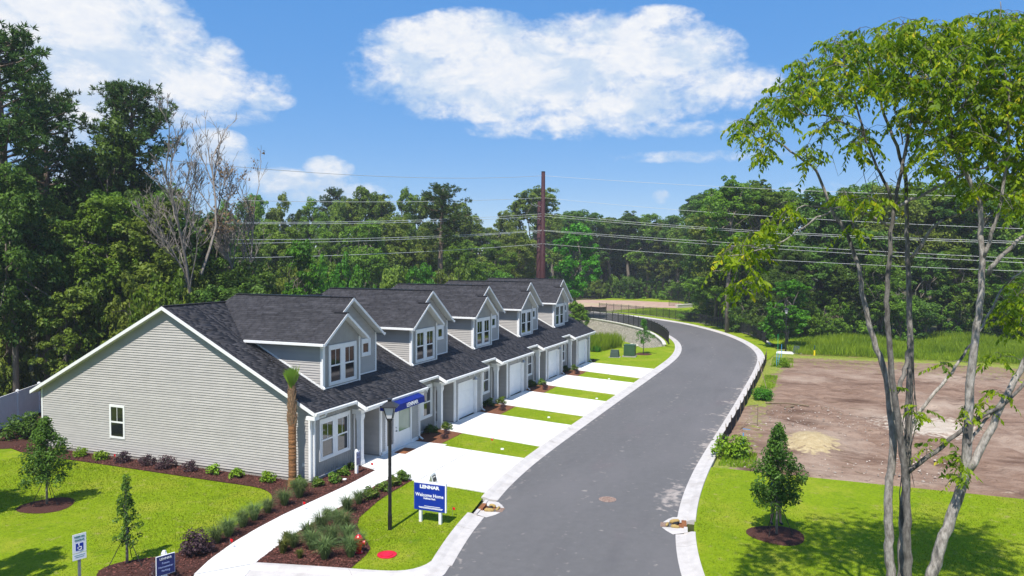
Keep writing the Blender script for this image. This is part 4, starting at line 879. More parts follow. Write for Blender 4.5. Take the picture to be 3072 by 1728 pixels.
def metal_fence(name, path, label, h=1.38, step=1.83, ztop=None, base=.06):
    T = thing(name, label, 'fence'); L_ = np.sum(np.linalg.norm(np.diff(path, axis=0), axis=1)); n = int(round(L_ / step)) + 1; P = resample(path, n)
    pm = MB(); pm.box(-.032, .032, -.032, .032, base - .1, h + .07); pm.box(-.042, .042, -.042, .042, h + .07, h + .1); me = pm.mesh('post', blackm)
    for p in P: link('post', me, T, loc=(p[0], p[1], 0))
    for z in (h - .02, h - .22, base + .12):
        for a, c in zip(P[:-1], P[1:]): b = MB(); b.beam((*a, z), (*c, z), .032, .036); b.build('rail', blackm, T)
    b = MB()
    for a, c in zip(P[:-1], P[1:]):
        m = 15
        for j in range(1, m): q = a + (c - a) * j / m; b.beam((*q, base + .05), (*q, h - .02), .027, .027, (0, 1, 0))
    b.build('picket', blackm, T, kind='stuff'); return T
metal_fence('metal_fence', offset(WALL, -.55)[1:], 'black metal picket fence on top of the curved retaining wall')
metal_fence('metal_fence', FENCE_R, 'long black metal picket fence on the outer side of the bend')
metal_fence('metal_fence', np.array([tuple(G(2007 + 0, 918)[:2]), tuple(G(2066, 921)[:2])]) , 'short black fence piece atop the far stone wall')
CW = thing('curb_wall', 'low pale stone wall edge under the outer black fence', 'low wall'); b = MB(); Q = resample(FENCE_R, 60); Qo = offset(Q, -.22); Qi = offset(Q, -.52)
for i in range(59): b.raw([(*Qo[i], -.2), (*Qo[i + 1], -.2), (*Qi[i + 1], -.2), (*Qi[i], -.2), (*Qo[i], .13), (*Qo[i + 1], .13), (*Qi[i + 1], .13), (*Qi[i], .13)], [(4, 5, 6, 7), (0, 1, 5, 4), (2, 3, 7, 6), (0, 4, 7, 3), (1, 2, 6, 5)])
b.build('cap_stone', cap_m, CW)
FW = thing('stone_wall', 'short pale stone wall beyond the outer fence', 'stone wall'); p, q = G(2030, 924)[:2], G(2074, 921)[:2]
b = MB(); b.beam((*p, -.2), (*q, -.2), .5, 1.4); b.build('wall_face', block_m, FW); b = MB(); b.beam((*p, .56), (*q, .56), .6, .12); b.build('cap_stone', cap_m, FW)
# silt fences
def silt(path, label, h=.55, seed=1, lean=(.05, -.12)):
    T = thing('silt_fence', label, 'silt fence'); P = resample(path, int(np.sum(np.linalg.norm(np.diff(path, axis=0), axis=1)) / .45)); rg = random.Random(seed); b = MB(); v = []; n = len(P)
    for i, p in enumerate(P):
        t, nn = frame_at(P, i); k = i % 5; sag = .10 * math.sin(k / 5 * math.pi) + rg.uniform(-.03, .03); o = rg.uniform(-.04, .04)
        v += [(*p, -.05), (*(p + nn * (.05 + o)), h * .5), (*(p + nn * (lean[1] * .4 + o)), h - sag)]
    for i in range(n - 1):
        for j in range(2): b.raw([v[3 * i + j], v[3 * i + 3 + j], v[3 * i + 4 + j], v[3 * i + 1 + j]], [(0, 1, 2, 3)])
    b.build('fabric', blackf, T)
    for i in range(0, n, 5):
        p = P[i]; t, nn = frame_at(P, i); b = MB(); b.beam((*(p - nn * .05), -.1), (*(p - nn * .02), h + .16), .035, .035, (0, 1, 0)); b.build('stake', wood, T)
    return T
silt(np.array([(11.9, -15.06), (14, -15.10), (21, -15.20), (31, -15.24), (40, -15.24), (46, -15.18), (50.5, -14.95)]), 'sagging black silt fence between the curb and the dirt lot', .80)
silt(np.array([tuple(G(1700, 932)[:2]), tuple(G(1740, 935)[:2]), tuple(G(1818, 937)[:2])]), 'short black silt fence across the road from the far wall', .95, 3)
# white vinyl fence behind the house
VF = thing('vinyl_fence', 'white vinyl privacy fence behind the gable end', 'fence'); P = resample(np.array([(-3.3, 18.55), (2.49, 21.7), (5.5, 23.4), (12.5, 27.3)]), 8)
pm = MB(); pm.box(-.065, .065, -.065, .065, -.1, 1.78); pm.lathe([(.10, 1.78), (.10, 1.82), (.02, 1.88)], 4); me = pm.mesh('post', white)
for p in P: link('post', me, VF, loc=(p[0], p[1], 0), rz=.52)
for a, c in zip(P[:-1], P[1:]):
    d = (c - a) / np.linalg.norm(c - a); A_, C_ = a + d * .06, c - d * .06
    b = MB(); b.beam((*A_, 1.70), (*C_, 1.70), .05, .14); b.build('rail', white, VF); b = MB(); b.beam((*A_, .12), (*C_, .12), .05, .16); b.build('rail', white, VF)
    b = MB(); m = 12
    for j in range(m): u0 = A_ + (C_ - A_) * (j / m); u1 = A_ + (C_ - A_) * ((j + .97) / m); b.beam((*u0, .91), (*u1, .91), .022, 1.44)
    b.build('panel', white, VF)

# ------------------------------------------------------------------ street furniture and signs
def street_lamp(x, y, h, label):
    T = thing('street_lamp', label, 'street lamp', (x, y, 0), group='black lantern street lamps'); hp = h - .72
    b = MB(); b.lathe([(.075, 0), (.075, .55), (.062, .62), (.055, hp - .05), (.075, hp)], 12); b.build('pole', blackm, T, smooth=False)
    b = MB(); b.lathe([(.09, 0), (.11, .04), (.07, .08)], 12, (0, 0, hp)); b.build('collar', blackm, T)
    z0, z1 = hp + .08, hp + .48; r0, r1 = .13, .26
    b = MB()
    for i in range(4):
        a = math.pi / 4 + i * math.pi / 2; c = (math.cos(a), math.sin(a)); b.beam((c[0] * r0, c[1] * r0, z0), (c[0] * r1, c[1] * r1, z1), .022, .022)
    for z, r in ((z0, r0), (z1, r1)):
        for i in range(4): a, d = math.pi / 4 + i * math.pi / 2, math.pi / 4 + (i + 1) * math.pi / 2; b.beam((math.cos(a) * r, math.sin(a) * r, z), (math.cos(d) * r, math.sin(d) * r, z), .024, .024)
    fr = b.build('lantern_frame', blackm, T)
    for i in range(4):
        a, d = math.pi / 4 + i * math.pi / 2, math.pi / 4 + (i + 1) * math.pi / 2; k = .965; b = MB(); b.face((math.cos(a) * r0 * k, math.sin(a) * r0 * k, z0), (math.cos(d) * r0 * k, math.sin(d) * r0 * k, z0), (math.cos(d) * r1 * k, math.sin(d) * r1 * k, z1), (math.cos(a) * r1 * k, math.sin(a) * r1 * k, z1)); b.build('glass_pane', lamp_glass, fr)
    b = MB(); b.lathe([(.40, z1 + .01), (.40, z1 + .03), (.13, z1 + .17), (.09, z1 + .18), (.085, z1 + .23), (.12, z1 + .25), (.12, z1 + .27)], 4)
    a = math.pi / 4; b.v = [(x_ * math.cos(a) - y_ * math.sin(a), x_ * math.sin(a) + y_ * math.cos(a), z_) for x_, y_, z_ in b.v]; b.build('lantern_roof', blackm, T)
    return T
street_lamp(-3.47, -5.79, 4.55, 'tall black lantern lamp post on the corner lawn').rotation_euler.z = .35
street_lamp(55.75, -16.5, 4.45, 'distant black lantern lamp post before the woods')
# welcome sign
SG = thing('welcome_sign', 'large blue and white welcome sign on two white posts', 'sign', (0, 0, 0))
y0, y1, xs = -6.13, -7.40, -2.34
b = MB(); b.box(xs - .03, xs + .03, y1, y0, .47, 1.50); bd = b.build('sign_board', sign_w, SG)
b = MB(); b.box(xs - .036, xs - .03, y1 + .045, y0 - .005, .475, 1.43); fc = b.build('blue_panel', blue_sg, bd)
ym = (y0 + y1) / 2 + .02; RY = (0, -1, 0)
for tx, sz, z, bold, xsc in (('LENNAR', .16, 1.31, .008, 1.25), ('Welcome Home', .172, 1.02, .003, .95), ('Huffman Park', .085, .905, .003, 1.0)): lettering(tx, sz, sign_w, bd, (xs - .037, ym, z), RY, (0, 0, 1), bold, xsc)
b = MB()
for z, w_ in ((.635, .75), (.585, .96), (.555, .9)): b.box(xs - .038, xs - .035, ym - w_ / 2 - .05, ym + w_ / 2 - .05 - (.12 if z > .6 else 0), z - .010, z + .008)
b.build('fine_print', sign_w, bd)
for y in (-6.37, -7.15): b = MB(); b.box(xs - .02, xs + .07, y - .05, y + .05, -.1, .5); b.build('post', white, SG)
# A-frame sign on the driveway
AF = thing('sandwich_board', 'white A-frame board with a black poster behind the blue sign', 'sign', (1.22, -5.02, .04), rz=.06); AF.scale = (.62, .64, .64)
for s_ in (-1, 1):
    b = MB(); q = [(-.33, s_ * .30, 0), (.33, s_ * .30, 0), (.33, s_ * .02, 1.02), (-.33, s_ * .02, 1.02)]; b.slab(q if s_ < 0 else q[::-1], (0, s_ * 1.02, .28), .03); pn = b.build('board_panel', sign_w, AF)
    n = Vector((0, s_ * 1.02, .28)).normalized(); u = Vector((0, -s_ * .28, 1.02)).normalized(); r = u.cross(n) if s_ < 0 else u.cross(n)
    o = Vector((0, s_ * .16, .51)) + n * .002; b = MB(); b.raw([o + r * (i * .26) + u * (j * .40) for i, j in ((-1, -1), (1, -1), (1, 1), (-1, 1))], [(0, 1, 2, 3)]); b.build('poster', blackm, pn)
    if s_ < 0:
        for tx, sz, k in (('LENNAR', .11, .28), ('Model', .17, -.05)): lettering(tx, sz, sign_w, pn, o + n * .004 + u * k, (1, 0, 0), u, .002)
    b = MB(); b.beam(Vector((-.3, s_ * .29, 0)), Vector((.3, s_ * .29, 0)), .03, .05); b.build('foot_rail', sign_w, AF)
# small navy sign in the front bed
def post_sign(x, y, zb, zt, w, label, lines, rz_, tall=.1, m=None):
    T = thing('post_sign', label, 'sign', (x, y, 0), rz=rz_); b = MB(); b.box(-.055, .055, -.06, .05, -.1, zt - .02); b.lathe([(.075, zt - .02), (.05, zt + .04)], 4); b.build('post', white, T)
    b = MB(); b.box(-w / 2, w / 2, -.09, -.062, zb, zt - .05); bd = b.build('sign_board', sign_w, T); b = MB(); b.box(-w / 2 + .012, w / 2 - .012, -.096, -.09, zb + .012, zt - .062); b.build('navy_panel', navy_sg, bd)
    for tx, sz, z, mm in lines: lettering(tx, sz, mm, bd, (0, -.098, z), (1, 0, 0), (0, 0, 1), .001)
    return T
post_sign(1.95, -.93, .42, 1.06, .30, 'small navy sign on a white post in the front mulch bed', [('LENNAR', .045, .95, sign_g), ('The', .07, .86, sign_g), ('Model', .085, .77, sign_g)], 0)
b0 = post_sign(-11.0, -3.35, 1.02, 1.60, .50, 'navy parking sign on a white post in the lower mulch bed', [('LENNAR', .085, 1.46, sign_w), ('Future', .075, 1.34, sign_g), ('Homeowner', .075, 1.24, sign_g), ('Parking', .075, 1.14, sign_g)], -.35)
# accessible parking sign
HC = thing('parking_sign', 'accessible parking sign on a steel post in the left lawn', 'sign', (-13.15, -2.9, 0), rz=-.30)
b = MB(); b.box(-.03, .03, .0, .04, -.1, 2.72); b.build('post', galv, HC)
b = MB(); b.box(-.155, .155, -.012, .0, 2.30, 2.76); pl = b.build('sign_plate', sign_w, HC); b = MB(); b.box(-.155, .155, -.012, .0, 2.13, 2.285); pp = b.build('penalty_plate', sign_w, HC)
b = MB(); b.box(-.085, .085, -.016, -.012, 2.36, 2.53); b.build('blue_square', blue_sg, pl)
sgreen = mat('sign_green_ink', (.05, .22, .20), rough=.5)
lettering('RESERVED', .052, sgreen, pl, (0, -.015, 2.69), (1, 0, 0), (0, 0, 1), .001); lettering('PARKING', .052, sgreen, pl, (0, -.015, 2.61), (1, 0, 0), (0, 0, 1), .001)
b = MB()
ring = [(.005 + .042 * math.cos(a), -.019, 2.415 + .042 * math.sin(a)) for a in np.linspace(2.6, 2.6 + 4.6, 16)]; b.tube(ring, .0075, 5); b.tube([(-.012, -.019, 2.49), (-.008, -.019, 2.44), (.03, -.019, 2.435), (.05, -.019, 2.39)], .009, 5); b.lathe([(.014, -.014), (.014, .014)], 8, (-.014, -.018, 2.508)); b.build('wheelchair_symbol', sign_w, pl)
b = MB(); b.box(-.12, .12, -.015, -.012, 2.235, 2.245); b.box(-.1, .1, -.015, -.012, 2.19, 2.20); b.build('fine_print', sgreen, pp)
# fire hydrant
HY = thing('fire_hydrant', 'shiny red fire hydrant at the edge of the grass bed', 'fire hydrant', (-5.68, -5.95, .04))
b = MB(); b.lathe([(.15, 0), (.15, .04), (.10, .05), (.10, .24), (.13, .25), (.13, .28), (.115, .29), (.115, .42), (.14, .43), (.14, .46)], 18); b.build('barrel', red_p, HY, smooth=False)
b = MB(); b.lathe([(.135, .46), (.125, .50), (.085, .56), (.04, .59), (.04, .60)], 18); b.build('bonnet', red_p, HY, smooth=True)
b = MB(); b.lathe([(.025, .60), (.025, .64)], 5); b.build('operating_nut', galv, HY)
for ang, r_, l_ in ((0.3, .055, .17), (0.3 + math.pi, .055, .17), (0.3 + math.pi * 1.5, .075, .18)):
    b = MB(); b.tube([(math.cos(ang) * .08, math.sin(ang) * .08, .345), (math.cos(ang) * l_, math.sin(ang) * l_, .345), (math.cos(ang) * (l_ + .001), math.sin(ang) * (l_ + .001), .345), (math.cos(ang) * (l_ + .04), math.sin(ang) * (l_ + .04), .345)], [r_ * .8, r_ * .8, r_, r_ * .95], 12); b.build('outlet_cap', red_p, HY)
# covers
LD = thing('valve_cover', 'round red plastic lid set in the corner lawn', 'lid', (-5.48, -6.87, .03)); b = MB(); b.lathe([(.31, 0), (.31, .035), (.27, .045), (.265, .03), (.02, .035)], 28); b.build('rim', red_lid, LD, smooth=False); b = MB(); b.lathe([(.20, .03), (.20, .05), (.02, .055)], 24, (-.03, 0, 0)); b.build('cover', red_lid, LD)
MH = thing('manhole_cover', 'rusty manhole cover in the middle of the road', 'manhole cover', (2.6, -11.92, .048)); rustmh = mat('rusty_iron', (.20, .115, .09), (.33, .25, .20), 30, .8, lo=.45, hi=.55); b = MB(); b.lathe([(.34, 0), (.34, .012), (.31, .014), (.02, .014)], 28); b.build('frame_ring', rustmh, MH)
b = MB()
for i in range(-4, 5):
    for j in range(-4, 5):
        if i * i + j * j < 17: b.box(i * .06 - .02, i * .06 + .02, j * .06 - .02, j * .06 + .02, .014, .022)
b.build('cover_studs', rustmh, MH)
# storm drain inlets with sediment logs
def inlet(x, y, rz_, label, s):
    T = thing('storm_inlet', label, 'drain inlet', (x, y, 0), rz=rz_); T.scale = (.72, .78, .75)
    b = MB(); b.raw([(-1.25, .02, .012), (-.36, -.55, .012), (-.36, .55, .06), (-1.1, .62, .085)], [(0, 1, 2, 3)]); b.raw([(.36, -.55, .012), (1.25, .02, .012), (1.1, .62, .085), (.36, .55, .06)], [(0, 1, 2, 3)]); b.box(-1.12, -.40, .50, .66, -.05, .125); b.box(.40, 1.12, .50, .66, -.05, .125); b.build('apron', curbc, T)
    b = MB(); b.raw([(-.36, -.55, .004), (.36, -.55, .004), (.36, .60, .01), (-.36, .60, .01)], [(0, 1, 2, 3)]); b.build('silt', rust, T)
    b = MB(); b.box(-.30, .30, -.53, -.22, .006, .03)
    for i in range(7): b.box(-.28 + i * .085, -.24 + i * .085, -.51, -.24, .03, .045)
    b.build('grate', rustmh, T)
    b = MB(); b.box(-.40, .40, .40, .62, .0, .17); b.build('hood', rust, T)
    rg = random.Random(s)
    for a, c, r in (((-.42, .30, .10), (-.30, -.12, .09), .10), ((.40, .28, .10), (.34, -.06, .08), .09), ((-.2, -.2, .07), (.3, -.28, .07), .06)):
        a, c = Vector(a), Vector(c); b = MB(); pts = [a.lerp(c, t) + Vector((rg.uniform(-.02, .02), rg.uniform(-.02, .02), rg.uniform(-.015, .015))) for t in (0, .15, .5, .85, 1)]; b.tube(pts, [r * .5, r, r * 1.1, r, r * .45], 9); b.build('straw_sock', straw_m, T, smooth=True)
    b = MB(); b.tube([(-.26, .26, .08), (.0, .10, .07), (.26, .12, .08)], [.06, .11, .05], 9); b.build('black_filter_bag', blackf, T, smooth=True)
    return T
inlet(-.1, -8.22, .14, 'storm drain inlet with straw socks at the corner lawn curb', 1)
inlet(.75, -14.75, math.pi + .17, 'storm drain inlet with muddy grate at the tree lawn curb', 2)
# utility boxes
def cabinet(x, y, w, d, h, m, label, name, pad, slope=.0, rz_=0):
    T = thing(name, label, 'utility box', (x, y, .03), rz=rz_); b = MB(); b.box(-w / 2 - .1, w / 2 + .1, -d / 2 - .1, d / 2 + .1, -.1, pad); b.build('pad', slabfoot, T)
    b = MB(); t = slope; b.raw([(-w / 2, -d / 2, pad), (w / 2, -d / 2, pad), (w / 2, d / 2, pad), (-w / 2, d / 2, pad), (-w / 2 + t, -d / 2 + t, pad + h), (w / 2 - t, -d / 2 + t, pad + h), (w / 2 - t, d / 2 - t, pad + h), (-w / 2 + t, d / 2 - t, pad + h)], [(4, 5, 6, 7), (0, 1, 5, 4), (1, 2, 6, 5), (2, 3, 7, 6), (3, 0, 4, 7)]); bx = b.build('housing', m, T)
    b = MB(); b.box(-w / 2 + t - .015, w / 2 - t + .015, -d / 2 + t - .015, d / 2 - t + .015, pad + h, pad + h + .035); b.build('lid', m, T)
    b = MB(); b.box(-w / 2 - .006, -w / 2 + .01, -d / 2 + .06, d / 2 - .06, pad + .06, pad + h * .72); b.build('door', m, T)
    return T
cabinet(45.3, -3.0, 1.05, 1.05, 1.0, green_box, 'larger boxy green transformer beside the young tree', 'transformer_box', .10, .01, .1)
cabinet(44.3, -1.8, .8, .85, .62, greygreen, 'lower grey green utility pedestal next to the transformer', 'utility_pedestal', .02, .09, .1)
cabinet(54.6, -17.55, .8, .7, .62, greygreen, 'green utility pedestal near the distant lamp post', 'utility_pedestal', .02, .09)
b = MB(); b.box(53.6, 55.2, -17.3, -15.7, .0, .06); b.build('concrete_pad', concrete, label='white concrete pad before the distant lamp post', category='concrete pad')
MK = thing('pipe_marker', 'yellow and green pipe marker post at the meadow edge', 'marker', (53.6, -19.2, 0)); b = MB(); b.lathe([(.09, 0), (.09, .5)], 10); b.build('yellow_tube', yellow_p, MK); b = MB(); b.lathe([(.07, .5), (.07, .95), (.02, 1.0)], 10); b.build('green_tube', green_box, MK)
def stake(x, y, h, m, label, lean=(0, 0), bar=None):
    T = thing('survey_stake', label, 'stake', (x, y, .02)); b = MB(); b.beam((0, 0, -.1), (lean[0], lean[1], h), .05, .04, (0, 1, 0)); b.build('shaft', m, T)
    if bar: b = MB(); b.beam(bar[0], bar[1], .05, .05, (0, 0, 1)); b.build('crosspiece', m, T)
    return T
stake(12.3, -16.2, .95, stake_b, 'blue pipe stake with a side arm near the leafy bush', (.02, .06), ((0, .06, .45), (-.1, .5, .35)))
stake(42.8, -16.25, 1.25, stake_b, 'pair of light blue stakes at the far dirt edge', (0, 0), ((.1, -.12, .0), (.1, -.2, 1.15)))
stake(50.9, -16.3, 1.2, stake_b, 'blue stake standing before the concrete pad')
stake(51.5, -15.95, 2.1, stake_g, 'tall green tipped stake before the concrete pad', (0, .02))
stake(18.3, -16.4, 1.3, wood, 'wooden post with a bent top arm in the dirt', (0, 0), ((0, 0, 1.25), (-.2, .55, 1.18)))
stake(30.6, -16.25, 1.9, wood, 'leaning wooden stake beside the round bush', (1.5, .75))
b = MB(); b.tube([(16.6, -15.95, .06), (17.2, -15.55, .08), (18.4, -15.9, .4)], .02, 6); b.build('steel_rod', wood, label='thin bent rod lying near the wooden post', category='rod')
b = MB(); b.beam((17.4, -15.7, .06), (17.3, -16.1, .06), .06, .05); b.build('blue_offcut', stake_b, label='short light blue pipe offcut on the dirt', category='pipe')
LG = thing('fallen_pole', 'long pale pole lying across the dirt past the round bush', 'pole'); b = MB(); b.tube([(25.6, -16.4, .1), (25.9, -17.8, .12), (25.5, -19.0, .12)], .055, 7); b.build('shaft', wood, LG); b = MB(); b.tube([(24.6, -17.6, .08), (25.1, -18.1, .12)], .07, 6); b.build('broken_end', wood, LG)
# marking flags
def flag(x, y, label, h=.32, m=None, s=1.0):
    T = thing('marking_flag', label, 'flag', (x, y, .03)); b = MB(); b.tube([(0, 0, 0), (0, 0, h)], .006, 5); b.build('wire', galv, T); b = MB(); b.raw([(0, 0, h), (.01, -.14 * s, h - .01), (-.02, -.15 * s, h - .13 * s), (0, 0, h - .12 * s)], [(0, 1, 2, 3)]); b.raw([(.004, 0, h), (.014, -.14 * s, h - .01), (-.016, -.15 * s, h - .13 * s), (.004, 0, h - .12 * s)], [(3, 2, 1, 0)]); b.build('flag_cloth', m or red_p, T)
for x, y, l in ((-1.35, -7.15, 'small red marking flag beside the welcome sign'), (-2.9, -1.75, 'small red flag at the sidewalk edge below the palm'), (-6.9, -1.9, 'small red flag by the lower sidewalk edge'), (-6.55, -3.55, 'small red flag by the yellowish grass clump'), (2.7, -1.2, 'small red flag at the tip of the front bed'), (-8.6, 9.6, 'small red flag in the far left lawn'), (-4.6, 5.2, 'tiny red flag in the middle of the left lawn'), (-.55, 10.4, 'small red flag against the gable wall'), (8.9, -4.3, 'tiny red flag in the first grass strip'), (12.6, -15.45, 'red flag hanging at the near end of the silt fence')): flag(x, y, l, s=.75)
b = MB(); b.lathe([(.09, 0), (.09, .03), (.02, .035)], 12, (.95, -1.0, .05)); b.build('clean_out_cap', sign_w, label='round white cap in the front mulch bed', category='cap')
for i, (x, y) in enumerate(((8.2, -5.2), (16.1, -4.9), (23.0, -5.9), (31.3, -4.6))):
    b = MB(); b.lathe([(.09, 0), (.08, .05), (.02, .06)], 8, (x, y, .05)); b.build('clean_out_cap', sign_w, label=f'white cap in the {["first", "second", "third", "fourth"][i]} grass strip from the corner', category='cap', group='white caps in the grass strips')

# ------------------------------------------------------------------ power line
def steel_pole(px, top_py, depth, r0, r1, label):
    p = V(px, 800, depth); hz = 766 + (px - 1536) * .005; h = CAM[2] + (hz - top_py) * depth / FPX * 1.0
    T = thing('power_pole', label, 'power pole', (p[0], p[1], -2)); b = MB(); b.lathe([(r0, 0), (r0 * .93, 3), (r1, h + 2)], 14); b.build('shaft', steel_red, T, smooth=True)
    b = MB(); b.lathe([(r1 * 1.05, h + 1.9), (r1 * 1.05, h + 2.05)], 14); b.build('top_cap', blackm, T)
    for py in (648, 690, 732, 610):
        z = CAM[2] + (hz - py) * depth / FPX + 2; b = MB(); b.tube([(0, 0, z - .3), (.3, .5, z - .5), (-.05, 1.1, z - .25), (-.1, 1.3, z)], .05, 6); b.build('insulator_arm', galv, T)
    return T
steel_pole(1628, 517, 112, .48, .27, 'tall dark red steel power pole rising above the far roofs')
steel_pole(1617, 603, 113.2, .52, .26, 'shorter dark red steel pole standing against the tall pole')
WI = [('top sky wire', 527, (1040, 524), (2494, 575), (3072, 592)), ('second wire', 593, (708, 601), (2494, 660), (3072, 684)), ('third wire pair, upper strand,', 641, (721, 667), (2494, 704), (3072, 722)), ('third wire pair, lower strand,', 648, (721, 671), (2494, 709), (3072, 728)), ('fourth wire pair, upper strand,', 690, (717, 719), (2494, 746), (3072, 775)), ('fourth wire pair, lower strand,', 692, (717, 730), (2494, 757), (3072, 787)), ('lowest wire', 731, (640, 775), (2494, 789), (3072, 812))]
def bez3(a, m, c, n=26):
    """parabola through a, m (at parameter tm along the chord) and c"""
    a, m, c = map(np.array, (a, m, c)); tm = np.dot(m - a, c - a) / np.dot(c - a, c - a); t = np.linspace(0, 1, n)
    base = a + (c - a) * tm; k = (m - base) / (tm * (1 - tm)); return [tuple(a + (c - a) * s + k * s * (1 - s)) for s in t]
for nm_, py, lft, mid, rgt in WI:
    P0 = V(1628, py, 111.6); Lm = V(lft[0], lft[1], 80); far = P0 + (Lm - P0) * 1.55; far[2] += 1.2
    b = MB(); b.tube(bez3(P0, Lm, far), .026, 5); b.build('power_line', wire_m, label=f'{nm_} from the tall pole towards the bare tree'.replace(',  ', ', '), category='wire', group='power line wires')
    Rm = V(mid[0], mid[1], 84); Re = V(rgt[0], rgt[1], 70); E = Re + (Re - Rm) * .4
    b = MB(); b.tube(bez3(P0, Rm, E), .019, 5); b.build('power_line', wire_m, label=f'{nm_} from the tall pole towards the forked tree', category='wire', group='power line wires')

# ------------------------------------------------------------------ person behind the young tree
def skinned(name, pts, edges, rad, m, parent=None, sub=2):
    me = bpy.data.meshes.new(name); me.from_pydata([tuple(p) for p in pts], edges, []); o = bpy.data.objects.new(name, me); COL.objects.link(o)
    mod = o.modifiers.new('s', 'SKIN'); mod.use_smooth_shade = True; o.modifiers.new('u', 'SUBSURF').levels = sub; o.modifiers['u'].render_levels = sub
    for i, r in enumerate(rad):
        sv_ = me.skin_vertices[0].data[i]; sv_.radius = r if hasattr(r, '__len__') else (r, r); sv_.use_root = (i == 0)
    dg = bpy.context.evaluated_depsgraph_get(); nm2 = bpy.data.meshes.new_from_object(o.evaluated_get(dg)); bpy.data.objects.remove(o)
    nm2.materials.clear(); nm2.materials.append(m); nm2.name = name; return link(name, nm2, parent)
PE = thing('person', 'person in blue shirt and khaki shorts standing behind the young tree', 'person', (2.25, -18.14, .03), rz=math.radians(180 + 21.5))
#   local: +x is forward (towards the camera), +y to the person's left
bp = [(0, 0, .95), (0, 0, 1.12), (0, 0, 1.32), (.0, 0, 1.46), (.01, 0, 1.54), (.03, 0, 1.63), (.03, 0, 1.72)]
be = [(0, 1), (1, 2), (2, 3), (3, 4), (4, 5), (5, 6)]; br = [(.125, .155), (.11, .14), (.125, .165), (.07, .10), (.052, .055), (.085, .075), (.07, .065)]
for s_ in (-1, 1):
    i = len(bp); bp += [(0, s_ * .10, .88), (.02, s_ * .13, .50), (-.01, s_ * .16, .10), (.12, s_ * .18, .03)]; be += [(0, i), (i, i + 1), (i + 1, i + 2), (i + 2, i + 3)]; br += [.092, .058, .042, (.04, .035)]
    i = len(bp); bp += [(0, s_ * .19, 1.42), (.02, s_ * .25, 1.16), (.24, s_ * .14, 1.10), (.31, s_ * .10, 1.11)]; be += [(3, i), (i, i + 1), (i + 1, i + 2), (i + 2, i + 3)]; br += [.055, .042, .032, (.036, .02)]
    for f_ in range(4): j = len(bp); bp += [(.37, s_ * (.06 + .022 * f_), 1.125 - .008 * f_), (.405, s_ * (.045 + .022 * f_), 1.105)]; be += [(i + 3, j), (j, j + 1)]; br += [.010, .009]
    j = len(bp); bp += [(.33, s_ * .055, 1.145)]; be += [(i + 3, j)]; br += [.010]
skinned('body', bp, be, br, skin, PE)
skinned('shirt', [(0, 0, .93), (0, 0, 1.12), (0, 0, 1.32), (0, 0, 1.45), (0, .19, 1.42), (.015, .245, 1.22), (0, -.19, 1.42), (.015, -.245, 1.22)], [(0, 1), (1, 2), (2, 3), (3, 4), (4, 5), (3, 6), (6, 7)], [(.145, .175), (.13, .16), (.145, .185), (.085, .12), .07, .062, .07, .062], shirtm, PE)
skinned('shorts', [(0, 0, .96), (0, .10, .86), (.012, .125, .56), (0, -.10, .86), (.012, -.125, .56)], [(0, 1), (1, 2), (0, 3), (3, 4)], [(.14, .165), .115, .095, .115, .095], khaki, PE)
for s_ in (-1, 1): skinned('shoe', [(-.05, s_ * .16, .06), (.06, s_ * .17, .05), (.17, s_ * .185, .035)], [(0, 1), (1, 2)], [(.052, .05), (.052, .045), (.045, .03)], shoe_m, PE, 1)
skinned('hair', [(.0, 0, 1.69), (-.02, 0, 1.745)], [(0, 1)], [(.098, .088), (.085, .08)], hair_m, PE)
hd = MB(); hd.lathe([(.006, 0), (.017, .006), (.004, .016)], 8); 
b = MB()
for s_ in (-1, 1): b.lathe([(.003, -.010), (.013, 0), (.003, .010)], 8, (.108, s_ * .032, 1.655))
b.build('eyes', sign_w, PE); b = MB(); b.tube([(.108, 0, 1.66), (.132, 0, 1.625), (.112, 0, 1.615)], [.008, .015, .01], 7); b.build('nose', skin, PE, smooth=True)
b = MB(); b.box(.30, .37, -.09, .09, 1.10, 1.13); b.build('remote_control', blackm, label='dark handheld controller held by the person behind the tree', category='controller'); rc = bpy.data.objects['remote_control']; rc.location = (2.25, -18.14, .03); rc.rotation_euler = (0, 0, math.radians(201.5))
# ------------------------------------------------------------------ vegetation generators
def unit(v): return v / (np.linalg.norm(v, axis=-1, keepdims=True) + 1e-9)
def leaf_quads(c, n, size, asp, rng, tdir=None, fold=.18):
    n = unit(n); t = tdir if tdir is not None else np.cross(n, rng.normal(size=c.shape)); t = unit(t - n * np.sum(t * n, 1)[:, None]); b = np.cross(n, t)
    s = size[:, None]; v = np.stack([c - t * s * .5, c + b * s * asp * .5 + n * s * fold, c + t * s * .5, c - b * s * asp * .5 + n * s * fold], 1).reshape(-1, 3)
    return v, np.arange(4 * len(c)).reshape(-1, 4)
def clump_leaves(centers, radii, per, size, rng, flat=.75, asp=.6):
    C = np.repeat(centers, per, 0); Rr = np.repeat(radii, per); d = unit(rng.normal(size=C.shape) + np.array([0, 0, .25])); r = Rr * rng.uniform(.35, 1.0, len(C)) ** .6
    p = C + d * r[:, None] * np.array([1, 1, flat]); nrm = d * .6 + np.array([0, 0, .55]) + rng.normal(size=C.shape) * .45
    t = np.clip(np.repeat(rng.uniform(.12, .82, len(centers)), per) + rng.normal(0, .16, len(C)), 0, 1)
    v, q = leaf_quads(p, nrm, size * rng.uniform(.6, 1.35, len(C)), asp, rng); return v, q, t
